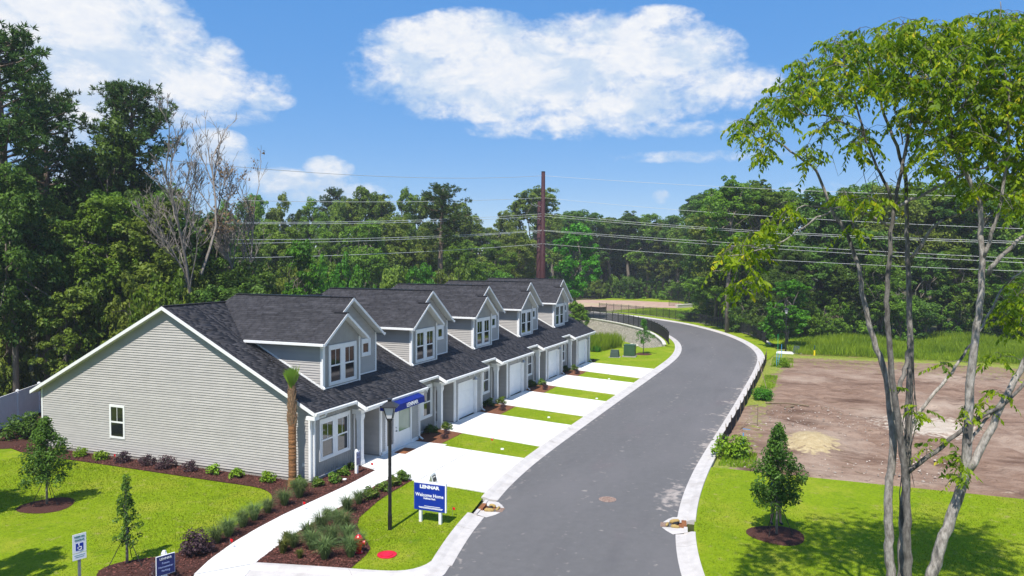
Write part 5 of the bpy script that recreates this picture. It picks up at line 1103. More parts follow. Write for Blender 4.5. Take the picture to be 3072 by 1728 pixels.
def limb_tubes(b, base, tips, r0, rng, n=6, kink=.12):
    for tip in tips:
        a = Vector(base(rng)); t = Vector(tip); L_ = (t - a).length; pts = [a]
        for k in (.3, .6, .85): pts.append(a.lerp(t, k) + Vector((rng.uniform(-1, 1), rng.uniform(-1, 1), rng.uniform(.2, 1) * (1 - k) * 1.2)) * L_ * kink)
        pts.append(t); b.tube(pts, [r0, r0 * .72, r0 * .5, r0 * .32, r0 * .12], n, cap=False)
def broad_tree(seed, H, Rw, cb, ncl, per, leaf, lumps=6, tall=1.0, upright=0.0):
    """returns (trunk mesh, crown mesh); crown from cb*H to H, radius Rw"""
    rng = R_(seed); rg = random.Random(seed); zc = H * (cb + 1) / 2; hz = H * (1 - cb) / 2
    # big lobes, then clumps over each lobe
    lob = []
    for i in range(lumps):
        a = i / lumps * 6.283 + rg.uniform(-.5, .5); k = rg.uniform(.25, .62); z = rg.uniform(-.65, .55)
        lob.append((math.cos(a) * Rw * k, math.sin(a) * Rw * k, zc + z * hz, rg.uniform(.30, .50) * Rw))
    for i in range(2): lob.append((rg.uniform(-.25, .25) * Rw, rg.uniform(-.25, .25) * Rw, H - .40 * Rw * rg.uniform(.8, 1.6) * tall, rg.uniform(.32, .45) * Rw))
    if upright:
        for i in range(int(upright)): a = rg.uniform(0, 6.28); k = rg.uniform(0, .6); lob.append((math.cos(a) * Rw * k, math.sin(a) * Rw * k, H * rg.uniform(.72, .97), Rw * rg.uniform(.14, .24)))
    cen, rad = [], []
    w = np.array([l[3] ** 2 for l in lob]); w /= w.sum()
    for i in rng.choice(len(lob), ncl, p=w):
        l = lob[i]; d = unit(rng.normal(size=3) + np.array([0, 0, .2])); r = l[3] * rng.uniform(.55, 1.05)
        cen.append((l[0] + d[0] * r, l[1] + d[1] * r, max(H * cb * .75, l[2] + d[2] * r * (1.25 if upright else .9)))); rad.append(Rw * rng.uniform(.07, .17))
    cen = np.array(cen); rad = np.array(rad); v, q, t = clump_leaves(cen, rad, per, leaf, rng)
    m = MB(); r0 = .0115 * H + .03
    bend = [(0, 0, -.2), (rg.uniform(-.15, .15), rg.uniform(-.15, .15), H * .25), (rg.uniform(-.35, .35), rg.uniform(-.35, .35), H * .5), (rg.uniform(-.4, .4), rg.uniform(-.4, .4), H * .78)]
    m.tube(bend, [r0 * 1.15, r0, r0 * .75, r0 * .3], 8)
    limb_tubes(m, lambda r: Vector(bend[1]).lerp(Vector(bend[3]), r.uniform(.25, .95)), [tuple(cen[i]) for i in rng.choice(ncl, min(16, ncl), replace=False)], r0 * .42, rg)
    return m.mesh('trunk', bark_d, True), (v, q, t)
def crown_mesh(vqt, m): return np_mesh('crown', vqt[0], vqt[1], m, vqt[2])
def pine_tree(seed, H, Rw, cb, nb, seglen=.55):
    rng = R_(seed); rg = random.Random(seed); m = MB(); r0 = .013 * H + .05
    lean = (rg.uniform(-.5, .5), rg.uniform(-.5, .5)); ax = lambda z: Vector((lean[0] * (z / H) ** 2, lean[1] * (z / H) ** 2, z))
    m.tube([ax(H * k) - Vector((0, 0, .2 if k == 0 else 0)) for k in (0, .3, .6, .85, 1)], [r0 * 1.1, r0, r0 * .75, r0 * .4, .04], 8)
    tuft_c, tuft_d = [], []
    for i in range(nb):
        z = H * (cb + (1 - cb) * (i + rg.random()) / nb); k = (z / H - cb) / (1 - cb); L_ = Rw * math.sqrt(max(.16, 1 - (1.62 * k - .66) ** 2)) * rg.uniform(.5, 1.1)
        a = rg.uniform(0, 6.283); up = rg.uniform(-.05, .45) + .4 * k; d = Vector((math.cos(a), math.sin(a), up)).normalized(); p0 = ax(z)
        pts = [p0, p0 + d * L_ * .5 + Vector((0, 0, -.04 * L_)), p0 + d * L_ + Vector((0, 0, .10 * L_))]; m.tube(pts, [r0 * .26, r0 * .16, .02], 5, cap=False)
        for j in range(int(9 + L_ * 6.0)):
            s = rg.uniform(.35, 1.0); q = pts[0].lerp(pts[2], s) + Vector((rg.gauss(0, .30), rg.gauss(0, .30), rg.gauss(.08, .22))) * (.55 + L_ * .18); tuft_c.append(tuple(q)); tuft_d.append((d.x * .5, d.y * .5, .7))
    C = np.array(tuft_c); Dv = np.array(tuft_d); per = 15; CC = np.repeat(C, per, 0); dd = unit(np.repeat(Dv, per, 0) * .7 + rng.normal(size=CC.shape) * .75)
    L_ = rng.uniform(.22, .42, len(CC)); tip = CC + dd * L_[:, None]; v, q = blades_quads(CC, tip, np.full(len(CC), .075), rng)
    t = np.clip(np.repeat(rng.uniform(.1, .85, len(C)), per) + rng.normal(0, .12, len(CC)), 0, 1); return m.mesh('trunk', bark_p, True), (v, q, t)
def bare_tree(seed, H, Rw):
    rg = random.Random(seed); m = MB(); tw = []
    def grow(p, d, L_, r, lev):
        n = 5; pts = [p]; dirs = []
        for i in range(n): d = (d + Vector((rg.gauss(0, .11), rg.gauss(0, .11), rg.gauss(.03, .06)))).normalized(); dirs.append(d); pts.append(pts[-1] + d * L_ / n)
        m.tube(pts, [max(.013, r * (1 - (.72 if lev == 0 else .6) * i / n)) for i in range(n + 1)], 7 if lev == 0 else 5 if lev < 2 else 3, cap=False)
        if lev >= 4: tw.append(tuple(pts[-1])); return
        for i in range([13, 7, 5, 4][lev]):
            s = rg.uniform(.42 if lev == 0 else .25, 1.0) * n; j = min(n - 1, int(s)); q = pts[j].lerp(pts[j + 1], s - j)
            a = rg.uniform(0, 6.283); side = Vector((math.cos(a), math.sin(a), rg.uniform(.1, .9))).normalized(); grow(q, (dirs[j] * .75 + side * (.45 if lev == 0 else .6)).normalized(), L_ * rg.uniform(.30, .52) * (.60 if lev == 0 else .95), r * (.30 if lev == 0 else .5), lev + 1)
    grow(Vector((0, 0, -.2)), Vector((.02, .03, 1)), H * .9, .009 * H, 0)
    grow(Vector((0, 0, H * .45)), Vector((rg.uniform(-.25, .25), rg.uniform(-.25, .25), 1)).normalized(), H * .50, .006 * H, 1)
    return m.mesh('trunk', bark_dead, False), np.array(tw)

PROTO = {}
def proto(key, trunk, vqt, lm, H, Rw): PROTO[key] = (trunk, crown_mesh(vqt, lm), H, Rw)
for i in range(4):
    tr, vq = broad_tree(200 + i, 15, 4.2, .22, 330, 60, .27, 12); proto(f'broad{i}', tr, vq, L_broad, 15, 4.2)
for i in range(2):
    tr, vq = broad_tree(230 + i, 18, 3.6, .36, 280, 55, .27, 9, 1.2, 12); proto(f'tall{i}', tr, vq, L_olive, 18, 3.6)
for i in range(2):
    tr, vq = broad_tree(250 + i, 8, 2.6, .08, 190, 55, .22, 8, .8); proto(f'young{i}', tr, vq, L_bright, 8, 2.6)
for i in range(3):
    tr, vq = broad_tree(270 + i, 3.2, 2.4, -.05, 120, 42, .20, 8, .5); proto(f'bush{i}', tr, vq, L_broad, 3.2, 2.4)
for i in range(3):
    tr, vq = pine_tree(300 + i, 22, 3.6, [.60, .34, .58][i], [70, 80, 60][i]); proto(f'pine{i}', tr, vq, L_pine, 22, 3.6)
def plant_tree(key, x, y, H, Rw, name, label, group=None, lm=None, rz=None, z=0.0, cat='tree'):
    tr, cr, H0, R0 = PROTO[key]; rg = random.Random(int(x * 131 + y * 71 + H * 7))
    T = thing(name, label, cat, (x, y, z), rz if rz is not None else rg.uniform(0, 6.28), group); T.scale = (Rw / R0, Rw / R0, H / H0)
    link('trunk', tr, T); c = link('crown', cr, T)
    if lm is not None: c.material_slots[0].link = 'OBJECT'; c.material_slots[0].material = lm
    return T
def at_px(px, depth): p = V(px, 800, depth); return p[0], p[1]
def top_h(px, top, depth): return CAM[2] + (766 + (px - 1536) * .005 - top) * depth / FPX
def ptree(key, px, top, depth, wpx, name, label, group=None, lm=None, z=0.0):
    x, y = at_px(px, depth); return plant_tree(key, x, y, top_h(px, top, depth) - z, wpx / 2 * depth / FPX, name, label, group, lm, z=z)

# ---- single trees one can point to
ptree('pine1', 25, 118, 50, 400, 'pine_tree', 'tall dark pine cut by the left edge of the picture')
ptree('pine2', 140, 285, 55, 260, 'pine_tree', 'thinner pine leaning in beside the tall pine on the far left')
ptree('pine0', 405, 285, 60, 300, 'pine_tree', 'round topped pine standing highest behind the gable roof')
ptree('broad1', 350, 345, 57, 300, 'leafy_tree', 'dark leafy tree crowding the round topped pine', lm=L_dark)
ptree('broad3', 40, 470, 47, 330, 'leafy_tree', 'dark leafy tree in front of the tall pine on the far left', lm=L_dark)
ptree('young1', 910, 725, 70, 170, 'leafy_tree', 'bright green cone shaped tree behind the first roof')
ptree('young0', 1722, 672, 116, 175, 'leafy_tree', 'bright green tree just right of the red power pole')
ptree('young0', 1738, 905, 84, 95, 'leafy_tree', 'small green tree at the far end of the last roof', lm=L_broad, z=-1.5)
ptree('young1', 2362, 842, 80, 185, 'leafy_tree', 'bright green tree behind the distant lamp post')
ptree('pine2', 1318, 568, 100, 185, 'pine_tree', 'dark pine on a bare trunk left of the power pole')
ptree('pine1', 1000, 578, 135, 130, 'pine_tree', 'dark pine rising behind the second roof')
ptree('tall0', 1612, 556, 150, 175, 'leafy_tree', 'pale feathery tree rising behind the power pole', lm=L_olive)
ptree('tall1', 2185, 530, 96, 190, 'leafy_tree', 'tallest tree at the near end of the right hand woods', lm=L_broad)
BT, tw = bare_tree(5, 18.0, 4); x, y = at_px(602, 53); T = thing('bare_tree', 'tall bare grey tree behind the gable roof', 'tree', (x, y, 0)); link('trunk', BT, T)
BT2, tw2 = bare_tree(11, 14.5, 4); x, y = at_px(735, 57); T = thing('bare_tree', 'half dead tree with withered leaves right of the bare grey tree', 'tree', (x, y, 0)); link('trunk', BT2, T)
rng = R_(2); up = tw2[tw2[:, 2] > np.quantile(tw2[:, 2], .45)]; v, q, t = clump_leaves(up[rng.choice(len(up), min(150, len(up)), replace=False)], np.full(min(150, len(up)), .35), 5, .2, rng); link('crown', np_mesh('crown', v, q, L_brown, t), T)

# ---- the woods: every trunk its own tree
LM = [None, L_broad, L_olive, L_dark]
NTH = ['first', 'second', 'third', 'fourth', 'fifth', 'sixth', 'seventh', 'eighth', 'ninth', 'tenth', 'eleventh', 'twelfth', 'thirteenth', 'fourteenth', 'fifteenth', 'sixteenth', 'seventeenth', 'eighteenth']
def woods(n, pxr, topf, depf, wr, label, group, keys, seed, lms=(L_broad, L_olive, L_dark), name='woodland_tree', z=0.0):
    rg = random.Random(seed)
    for i in range(n):
        px = pxr[0] + (pxr[1] - pxr[0]) * (i + rg.uniform(-.35, .35) + .5) / n; d = depf(px) + rg.uniform(-1, 1) * 2.5; tp = topf(px) + rg.uniform(-1, 1) * 16
        ptree(rg.choice(keys), px, tp, d, rg.uniform(*wr), name, f'{label}, {NTH[i]} from the left', group, rg.choice(lms), z)
ip = lambda P: (lambda x: float(np.interp(x, [p[0] for p in P], [p[1] for p in P])))
BK = ['broad0', 'broad1', 'broad2', 'broad3']; TK = ['tall0', 'tall1']
# left: behind the white fence
gl = 'woods behind the gable wall'
woods(9, (-220, 700), ip([(-220, 480), (60, 560), (180, 600), (330, 560), (520, 560), (700, 690)]), ip([(-220, 56), (200, 52), (450, 50), (700, 56)]), (250, 360), 'front tree of the woods behind the gable wall', gl, BK, 1, (L_olive, L_broad, L_broad, L_dark))
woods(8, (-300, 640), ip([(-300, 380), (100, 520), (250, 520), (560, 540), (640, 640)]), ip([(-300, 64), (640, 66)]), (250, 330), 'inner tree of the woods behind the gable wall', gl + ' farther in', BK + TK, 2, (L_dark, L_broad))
woods(13, (-260, 760), ip([(-260, 800), (100, 850), (760, 860)]), ip([(-260, 54), (100, 49), (300, 47), (760, 52)]), (190, 280), 'low bush at the foot of the woods behind the gable wall', 'undergrowth behind the gable wall', ['bush0', 'bush1', 'bush2', 'young0'], 3, (L_dark, L_broad, L_olive), 'woodland_bush')
# middle: behind the roofs
gm_ = 'woods behind the roofs'
mid_top = ip([(640, 640), (760, 600), (830, 575), (900, 640), (960, 615), (1060, 600), (1120, 585), (1200, 580), (1280, 620), (1380, 640), (1430, 690), (1500, 650), (1560, 620), (1680, 620), (1760, 640)])
woods(18, (660, 1580), lambda p: mid_top(p) - 26, ip([(660, 105), (1100, 128), (1580, 150)]), (110, 170), 'skyline tree behind the townhouse roofs', gm_, BK + TK, 4)
woods(13, (700, 1600), lambda px: mid_top(px) + 75, ip([(660, 84), (1100, 104), (1600, 128)]), (130, 190), 'lower tree before the skyline trees behind the roofs', gm_ + ' nearer', BK, 5, (L_broad, L_olive, L_broad))
woods(13, (640, 1560), lambda px: 815, ip([(640, 64), (1000, 78), (1560, 110)]), (110, 150), 'green bush showing just above the townhouse ridges', 'bushes behind the roofs', ['bush0', 'bush1', 'bush2'], 6, (L_broad, L_bright, L_olive), 'woodland_bush')
# right of the pole: tall trunks behind the dirt clearing
gr_ = 'woods behind the dirt clearing'
rt = ip([(1640, 640), (1760, 625), (1830, 660), (1930, 630), (2010, 660), (2080, 600), (2130, 570)])
rd = ip([(1640, 176), (2030, 172), (2090, 150), (2160, 122)])
woods(11, (1640, 2140), rt, rd, (130, 180), 'tall trunked tree edging the dirt clearing', gr_, TK + ['broad0', 'broad2'], 7, (L_olive, L_broad, L_dark))
woods(10, (1620, 2160), lambda p: rt(p) + 14, lambda p: rd(p) + 14, (150, 200), 'inner tree of the woods behind the dirt clearing', gr_ + ' farther in', BK, 8, (L_dark, L_dark, L_broad))
woods(12, (1660, 2140), lambda p: 842, lambda p: rd(p) - 1, (60, 95), 'bush along the far edge of the dirt clearing', 'bushes behind the dirt clearing', ['bush0', 'bush1', 'bush2'], 9, (L_broad, L_dark, L_olive), 'woodland_bush')
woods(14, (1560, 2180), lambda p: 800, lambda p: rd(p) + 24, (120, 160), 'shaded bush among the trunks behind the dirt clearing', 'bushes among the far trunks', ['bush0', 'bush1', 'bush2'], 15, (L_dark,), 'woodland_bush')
# right hand woods
gR = 'right hand woods beyond the meadow'
rT = ip([(2120, 590), (2200, 545), (2400, 565), (2600, 560), (2800, 555), (3300, 500)]); rD = ip([(2090, 122), (2200, 104), (2320, 96), (2700, 95), (3300, 92)])
woods(13, (2110, 3400), rT, rD, (190, 280), 'front row tree of the woods beyond the meadow', gR, BK + ['tall1'], 10, (L_broad, L_olive, L_dark))
woods(11, (2080, 3400), lambda p: rT(p) - 8, lambda p: rD(p) + 9, (200, 280), 'second row tree of the woods beyond the meadow', gR + ' second row', BK + TK, 11, (L_dark, L_broad))
woods(13, (2100, 3400), lambda p: 740, lambda p: rD(p) - 4, (170, 240), 'lower tree before the woods beyond the meadow', gR + ' lower growth', ['broad0', 'broad3', 'young0'], 12, (L_dark, L_broad, L_dark))
woods(16, (2090, 3400), lambda p: 905, lambda p: rD(p) - 6, (120, 180), 'bush at the foot of the woods beyond the meadow', 'bushes under the right hand woods', ['bush0', 'bush1', 'bush2'], 13, (L_dark, L_broad), 'woodland_bush')
# a backing wood closes the gaps far behind
rg = random.Random(77)
for ring, (d, n) in enumerate(((215, 22), (240, 20))):
    for i in range(n):
        px = -900 + 5000 * (i + rg.random()) / n
        if 1380 < px < 1480 and ring == 0: continue
        x, y = at_px(px, d); plant_tree(rg.choice(BK), x, y, rg.uniform(15, 20), rg.uniform(6, 8), 'woodland_tree', 'tree in the distant backing wood behind all others', 'distant backing wood', rg.choice((L_dark, L_olive)))
for x, y, H_, Rw, k, l in ((-11.2, 9.8, 9.5, 2.3, 'broad2', 'tree casting shade on the left lawn beside the staked oak'), (-10.5, 15.5, 11, 2.8, 'broad0', 'tree shading the upper left lawn'), (-14.6, 2.9, 9.0, 1.8, 'broad3', 'tree shading the lawn beside the parking sign')):
    plant_tree(k, x, y, H_, Rw, 'lawn_tree', l, lm=L_broad)

# ------------------------------------------------------------------ big forked tree on the right
Z4 = lambda x, y: (2100 + x / 1.6101, y / 1.6101); Z7 = lambda x, y: (2150 + x / 1.7505, 900 + y / 1.7505)
FT = thing('forked_tree', 'tall forked tree with drooping yellow green leaves near the camera', 'tree', tuple(V(2715, 1990, 18.0)))
fo = np.array(FT.location); TR = MB(); LIMB = []
def limb(pts, r0, r1, d0=18.0, d1=18.0, n=8, tint=.62):
    TR.tint = tint
    m = len(pts); P = [V(p[0], p[1], d0 + (d1 - d0) * i / (m - 1)) - fo for i, p in enumerate(pts)]
    P = resample(chaikin(P, 2), max(6, 4 * m)); rg = random.Random(int(pts[0][0])); P = P + np.array([[rg.gauss(0, .012) for _ in range(3)] for _ in P])
    TR.tube([tuple(p) for p in P], list(np.linspace(r0, r1, len(P)) * (.74 if r0 > .03 else .9)), n); LIMB.extend([tuple(p) for p in P]); return P
BASE = (2715, 1990)
limb([BASE, (2690, 1850), Z7(910, 1449), Z7(893, 1000), Z7(922, 880), Z7(925, 700), Z7(905, 500), Z7(880, 350), Z7(820, 200), Z7(775, 20), Z4(760, 1250), Z4(700, 1110), Z4(640, 1030), Z4(600, 920), Z4(570, 820), Z4(480, 765), Z4(380, 680), Z4(240, 610)], .17, .02, 18, 18.8, tint=.55)
limb([BASE, (2722, 1850), Z7(1005, 1449), Z7(992, 920), Z7(962, 700), Z7(932, 520), Z7(912, 300), Z7(892, 60), Z4(905, 1400), Z4(915, 1250), Z4(935, 1000), Z4(970, 860), Z4(990, 700), Z4(1030, 560), Z4(1010, 400), Z4(1040, 250)], .15, .03, 18, 17.2, tint=.22)
limb([BASE, (2700, 1850), Z7(970, 1449), Z7(978, 1200), Z7(1000, 800), Z7(1012, 500), Z7(1018, 200), Z4(1010, 1440), Z4(1000, 1150), Z4(1000, 950), Z4(985, 780), Z4(900, 600), Z4(860, 420), Z4(840, 260)], .16, .03, 18.2, 19.2, tint=.38)
limb([BASE, (2745, 1870), Z7(1130, 1449), Z7(1205, 1200), Z7(1280, 1000), Z7(1312, 880), Z7(1320, 600), Z7(1335, 400), Z7(1362, 150), Z7(1390, 0), Z4(1365, 1250), Z4(1352, 950), Z4(1300, 870), Z4(1220, 700), Z4(1200, 480), Z4(1230, 260)], .20, .03, 18, 16.6, tint=.85)
limb([Z7(1325, 900), Z7(1450, 660), Z7(1525, 500), Z7(1614, 330), Z7(1700, 150), Z7(1790, -60), Z4(1800, 1150), Z4(1860, 850), Z4(1890, 600)], .12, .012, 17.5, 16.6, tint=.95)
limb([Z7(992, 915), Z7(1100, 830), Z7(1300, 680), Z7(1400, 600), Z7(1500, 560), Z7(1620, 440), Z7(1750, 200), Z7(1860, -40), Z4(1930, 1020)], .075, .010, 17.9, 16.6, tint=.25)
limb([Z7(1320, 760), Z7(1360, 690), Z7(1450, 590), Z7(1560, 430)], .05, .03, 17.4, 17.6)
limb([Z7(1000, 740), Z7(1045, 630), Z7(1085, 555), Z7(1200, 430), Z7(1330, 240), Z7(1400, 130), Z7(1470, 0), Z4(1460, 1380), Z4(1565, 1310), Z4(1680, 1180), Z4(1750, 960)], .06, .010, 18.6, 19.2, tint=.9)
limb([Z7(932, 515), Z7(965, 440), Z7(1000, 330), Z7(1015, 180)], .07, .06, 17.8, 18.1, tint=.25)
limb([Z4(930, 960), Z4(850, 810), Z4(790, 640), Z4(735, 440), Z4(690, 340), Z4(700, 230)], .05, .015, 17.4, 16.9, tint=.2)
limb([Z4(790, 650), Z4(700, 590), Z4(600, 555), Z4(500, 560), Z4(430, 480)], .028, .01, 17.2, 16.8)
limb([Z4(940, 1005), Z4(1060, 945), Z4(1180, 890), Z4(1285, 830), Z4(1420, 800), Z4(1540, 720)], .055, .02, 17.4, 16.5)
limb([Z4(905, 1090), Z4(790, 1020), Z4(700, 1000), Z4(640, 1008), Z4(500, 1100), Z4(380, 1180), Z4(240, 1225), Z4(120, 1240)], .042, .012, 17.9, 16.8)
limb([Z4(240, 1225), Z4(160, 1270), Z4(110, 1305), Z4(50, 1312)], .012, .006, 16.9, 16.8, 5)
limb([Z4(620, 1010), Z4(500, 985), Z4(450, 1030), Z4(380, 1090)], .02, .008, 17.6, 17.2, 5)
limb([Z4(1025, 1240), Z4(1090, 1150), Z4(1140, 1075), Z4(1280, 1020), Z4(1400, 960), Z4(1440, 900)], .06, .02, 18.3, 17.4)
limb([Z4(1370, 1240), Z4(1420, 1100), Z4(1450, 1000), Z4(1480, 800), Z4(1500, 560), Z4(1470, 330)], .06, .02, 17, 16.4)
limb([Z4(1390, 1330), Z4(1430, 1250), Z4(1500, 1200), Z4(1580, 1130), Z4(1700, 1000), Z4(1770, 800), Z4(1800, 520), Z4(1780, 330)], .07, .010, 17, 16.2)
limb([Z4(985, 700), Z4(930, 480), Z4(880, 470), Z4(730, 430)], .02, .008, 17.4, 17.6, 5)
limb([Z4(1200, 480), Z4(1130, 420), Z4(1060, 330), Z4(960, 240)], .025, .008, 16.6, 17.2, 5)
limb([Z4(1230, 560), Z4(1340, 420), Z4(1420, 260), Z4(1450, 120), Z4(1455, 10)], .03, .01, 16.6, 16.2, 5)
limb([Z4(400, 680), Z4(330, 560), Z4(380, 500)], .014, .006, 18.8, 18.4, 5)
limb([Z4(570, 810), Z4(590, 700), Z4(610, 620)], .014, .006, 18.7, 18.4, 5)
rg = random.Random(3); TR.tint = .2
for k in range(22):                                        # hanging twigs and vines round the stems
    a = Vector(V(*Z4(rg.uniform(640, 1300), rg.uniform(560, 1300)), rg.uniform(17.2, 18.6)) - fo); TR.tube([a, a + Vector((rg.uniform(-.25, .25), rg.uniform(-.3, .3), -.25)), a + Vector((rg.uniform(-.3, .3), rg.uniform(-.35, .35), -.7)), a + Vector((rg.uniform(-.2, .2), rg.uniform(-.3, .3), -1.2))], [.009, .008, .006, .003], 4, cap=False)
for k in range(9):
    s = 1000 + 20 * k; a = Vector(V(*Z7(1015 + rg.uniform(-15, 25), rg.uniform(100, 700)), 18.1) - fo); TR.tube([a, a + Vector((.05, rg.uniform(-.1, .1), -.8)), a + Vector((0, rg.uniform(-.15, .15), -1.7)), a + Vector((.0, rg.uniform(-.1, .1), -2.4))], [.014, .013, .011, .006], 5, cap=False)
BL = [(250, 620, 110, 55), (380, 520, 120, 65), (480, 400, 110, 85), (560, 320, 110, 75), (700, 220, 120, 65), (830, 200, 120, 75), (960, 160, 110, 75), (1080, 145, 120, 70), (1200, 180, 120, 85), (1330, 150, 120, 90), (1450, 120, 120, 80), (1560, 200, 100, 150), (620, 440, 120, 75), (760, 370, 130, 85), (900, 320, 130, 95), (1040, 300, 130, 105), (1180, 350, 130, 105), (1320, 320, 130, 110), (1460, 340, 120, 120), (1100, 470, 140, 90), (1250, 520, 140, 100), (1400, 500, 140, 110), (1540, 500, 100, 120), (300, 720, 55, 45), (530, 735, 45, 60), (610, 610, 45, 35), (760, 650, 65, 55), (740, 715, 36, 34), (1000, 570, 70, 60), (1150, 650, 110, 90), (1300, 700, 120, 90), (1450, 720, 110, 100), (1560, 800, 70, 110), (1080, 780, 55, 50), (1200, 800, 80, 50), (1330, 890, 100, 60), (1510, 950, 90, 70), (700, 950, 55, 45), (850, 950, 65, 34), (420, 1000, 45, 45), (340, 1090, 65, 55), (250, 1170, 75, 55), (190, 1230, 55, 50), (125, 1240, 36, 45), (180, 1385, 40, 55), (260, 1330, 40, 40), (740, 1095, 36, 26), (1540, 1390, 60, 60), (960, 430, 90, 60), (1650, 420, 110, 260), (1660, 780, 110, 180), (1380, 640, 110, 60), (680, 560, 40, 30), (1820, 540, 130, 140), (1880, 830, 110, 150), (1920, 1040, 90, 90), (1760, 320, 130, 140), (1740, 960, 70, 70)]
rng = R_(31); cs = []; ds = []
for (x, y, rx, ry) in BL:
    n = int(rx * ry / 175) + 3; dep = rng.normal(17.4, .25)
    for _ in range(n):
        a = rng.uniform(0, 6.283); r = math.sqrt(rng.random()); p = Z4(x + rx * r * math.cos(a), y + ry * r * math.sin(a)); cs.append(V(p[0], p[1], dep + rng.normal(0, .9)) - fo)
for (x, y, rx, ry) in [(1060, 580, 40, 30), (1340, 570, 40, 34), (1430, 550, 40, 16), (1100, 755, 24, 14), (1195, 738, 22, 10), (1250, 790, 36, 34), (1265, 890, 32, 44), (1480, 480, 55, 16), (1470, 290, 45, 22), (1560, 60, 60, 110), (905, 455, 14, 8), (1180, 330, 24, 8)]:
    for _ in range(int(rx * ry / 170) + 2):
        a = rng.uniform(0, 6.283); r = math.sqrt(rng.random()); p = Z7(x + rx * r * math.cos(a), y + ry * r * math.sin(a)); cs.append(V(p[0], p[1], 17.6 + rng.normal(0, .12)) - fo)
cs = np.array(cs); LB = np.array(LIMB)
# a twig joins every spray to the nearest limb or to a spray already joined
order = np.argsort([np.min(np.linalg.norm(LB - c, axis=1)) for c in cs]); nodes = list(LB)
for n_, i in enumerate(order):
    c = cs[i]; A_ = np.array(nodes); d = np.linalg.norm(A_ - c, axis=1); j = int(np.argmin(d)); 
    if d[j] > .06: m_ = (A_[j] + c) / 2 + np.array([0, 0, .12 * d[j]]); TR.tube([tuple(A_[j]), tuple(m_), tuple(c)], [.008 if d[j] > .4 else .006, .006, .004], 3, cap=False)
    nodes.append(c)
TR.build('trunk', bark, FT, smooth=True)
# compound leaves: a short stalk carries drooping leaflets
NL = 13; n = len(cs); az = rng.uniform(0, 6.283, n); ax_ = np.stack([np.cos(az), np.sin(az), rng.uniform(-1.1, .3, n)], 1); L_ = rng.uniform(.24, .46, n); P0 = []; T0 = []; N0 = []; tt_ = []; base_t = np.clip(rng.uniform(.05, .9, n), 0, 1)
for k in range(NL):
    s = (k // 2 + 1) / (NL // 2 + 1); side = (1 if k % 2 else -1) if k < NL - 1 else 0
    perp = np.stack([-ax_[:, 1], ax_[:, 0], np.zeros(n)], 1); sag = np.array([0, 0, -.30]) * (s ** 2)
    c = cs + ax_ * (L_ * s)[:, None] + sag * L_[:, None]; out = unit(perp * side * .7 + ax_ * .30 + np.array([0, 0, -.75]) + rng.normal(0, .32, (n, 3)))
    P0.append(c + out * .062); T0.append(out); N0.append(unit(np.cross(out, ax_ + rng.normal(0, .3, (n, 3))))); tt_.append(np.clip(base_t + rng.normal(0, .14, n), 0, 1))
P0, T0, N0, tt_ = map(np.concatenate, (P0, T0, N0, tt_)); v, q = leaf_quads(P0, N0, np.full(len(P0), .135) * rng.uniform(.7, 1.3, len(P0)), .42, rng, T0, .05)
link('crown', np_mesh('crown', v, q, L_fore, tt_), FT)

# ------------------------------------------------------------------ staked young trees
def staked(x, y, H, Rw, label, ncl, per, ring, seed, lm, leaf=.11, cb=.27, sparse=1.0, stakes=True):
    T = thing('young_tree', label, 'tree', (x, y, .04)); rng = R_(seed); rg = random.Random(seed)
    zs = cb * H + (1 - cb) * H * rng.random(ncl) ** 1.15; k = (zs / H - cb) / (1 - cb); rr2 = Rw * np.where(k < .3, .75 + .8 * k, 1.0 * (1 - (k - .3) / .75)) * np.sqrt(rng.random(ncl)); a = rng.uniform(0, 6.283, ncl); rr2 = rr2 * (1 + .28 * np.sin(2 * a + seed + 5 * k) + .15 * np.sin(11 * k + seed))
    cen = np.stack([rr2 * np.cos(a), rr2 * np.sin(a), zs], 1); v, q, t = clump_leaves(cen, np.full(ncl, Rw * .2 + .03), per, leaf, rng, 1.0, .42); link('crown', np_mesh('crown', v, q, lm, t), T)
    b = MB(); b.tube([(0, 0, -.1), (.01, 0, H * .3), (.0, .01, H * .65), (0, 0, H * .97)], [.045, .035, .022, .006], 8)
    for i in range(min(40, ncl)): c = cen[i]; b.tube([(0, 0, c[2] * .82), tuple(c * np.array([.5, .5, .95])), tuple(c)], [.012, .008, .003], 4, cap=False)
    b.build('trunk', bark, T, smooth=True)
    if stakes:
        for i in range(3):
            a = .6 + i * 2.094; b = MB(); b.tube([(0, 0, H * .36), (math.cos(a) * .55, math.sin(a) * .55, 0)], .012, 5); b.build('guy_strap', blackf, T)
    if ring:
        b = MB(); pts = []; m = 28
        for i in range(m): a = i / m * 6.283; r = ring * (1 + .06 * math.sin(3 * a + seed)); pts.append((math.cos(a) * r, math.sin(a) * r))
        b.v = [(p[0], p[1], .0) for p in pts] + [(p[0] * .7, p[1] * .7, .06) for p in pts] + [(0, 0, .05)]
        for i in range(m): j = (i + 1) % m; b.f += [(i, j, m + j, m + i), (m + i, m + j, 2 * m)]; b.m += [0, 0]; b.t += [.5, .5]
        b.build('mulch_ring', mulch, T, smooth=True)
    return T
staked(-6.14, 7.42, 3.25, .85, 'staked dark young oak in a mulch ring left of the gable window', 150, 42, .95, 1, L_dark)
staked(-9.12, .08, 2.75, .36, 'thin sparse staked sapling above the lower mulch bed', 70, 20, 0, 2, L_dark, .10, .2)
staked(1.08, -18.22, 3.7, .80, 'staked dark young oak in a mulch ring on the right lawn', 170, 44, .95, 3, L_dark, .11, .27)
staked(47.45, -3.84, 3.35, .78, 'small bright conical tree before the block retaining wall', 70, 34, .8, 4, L_bright, .12, .3, stakes=False)

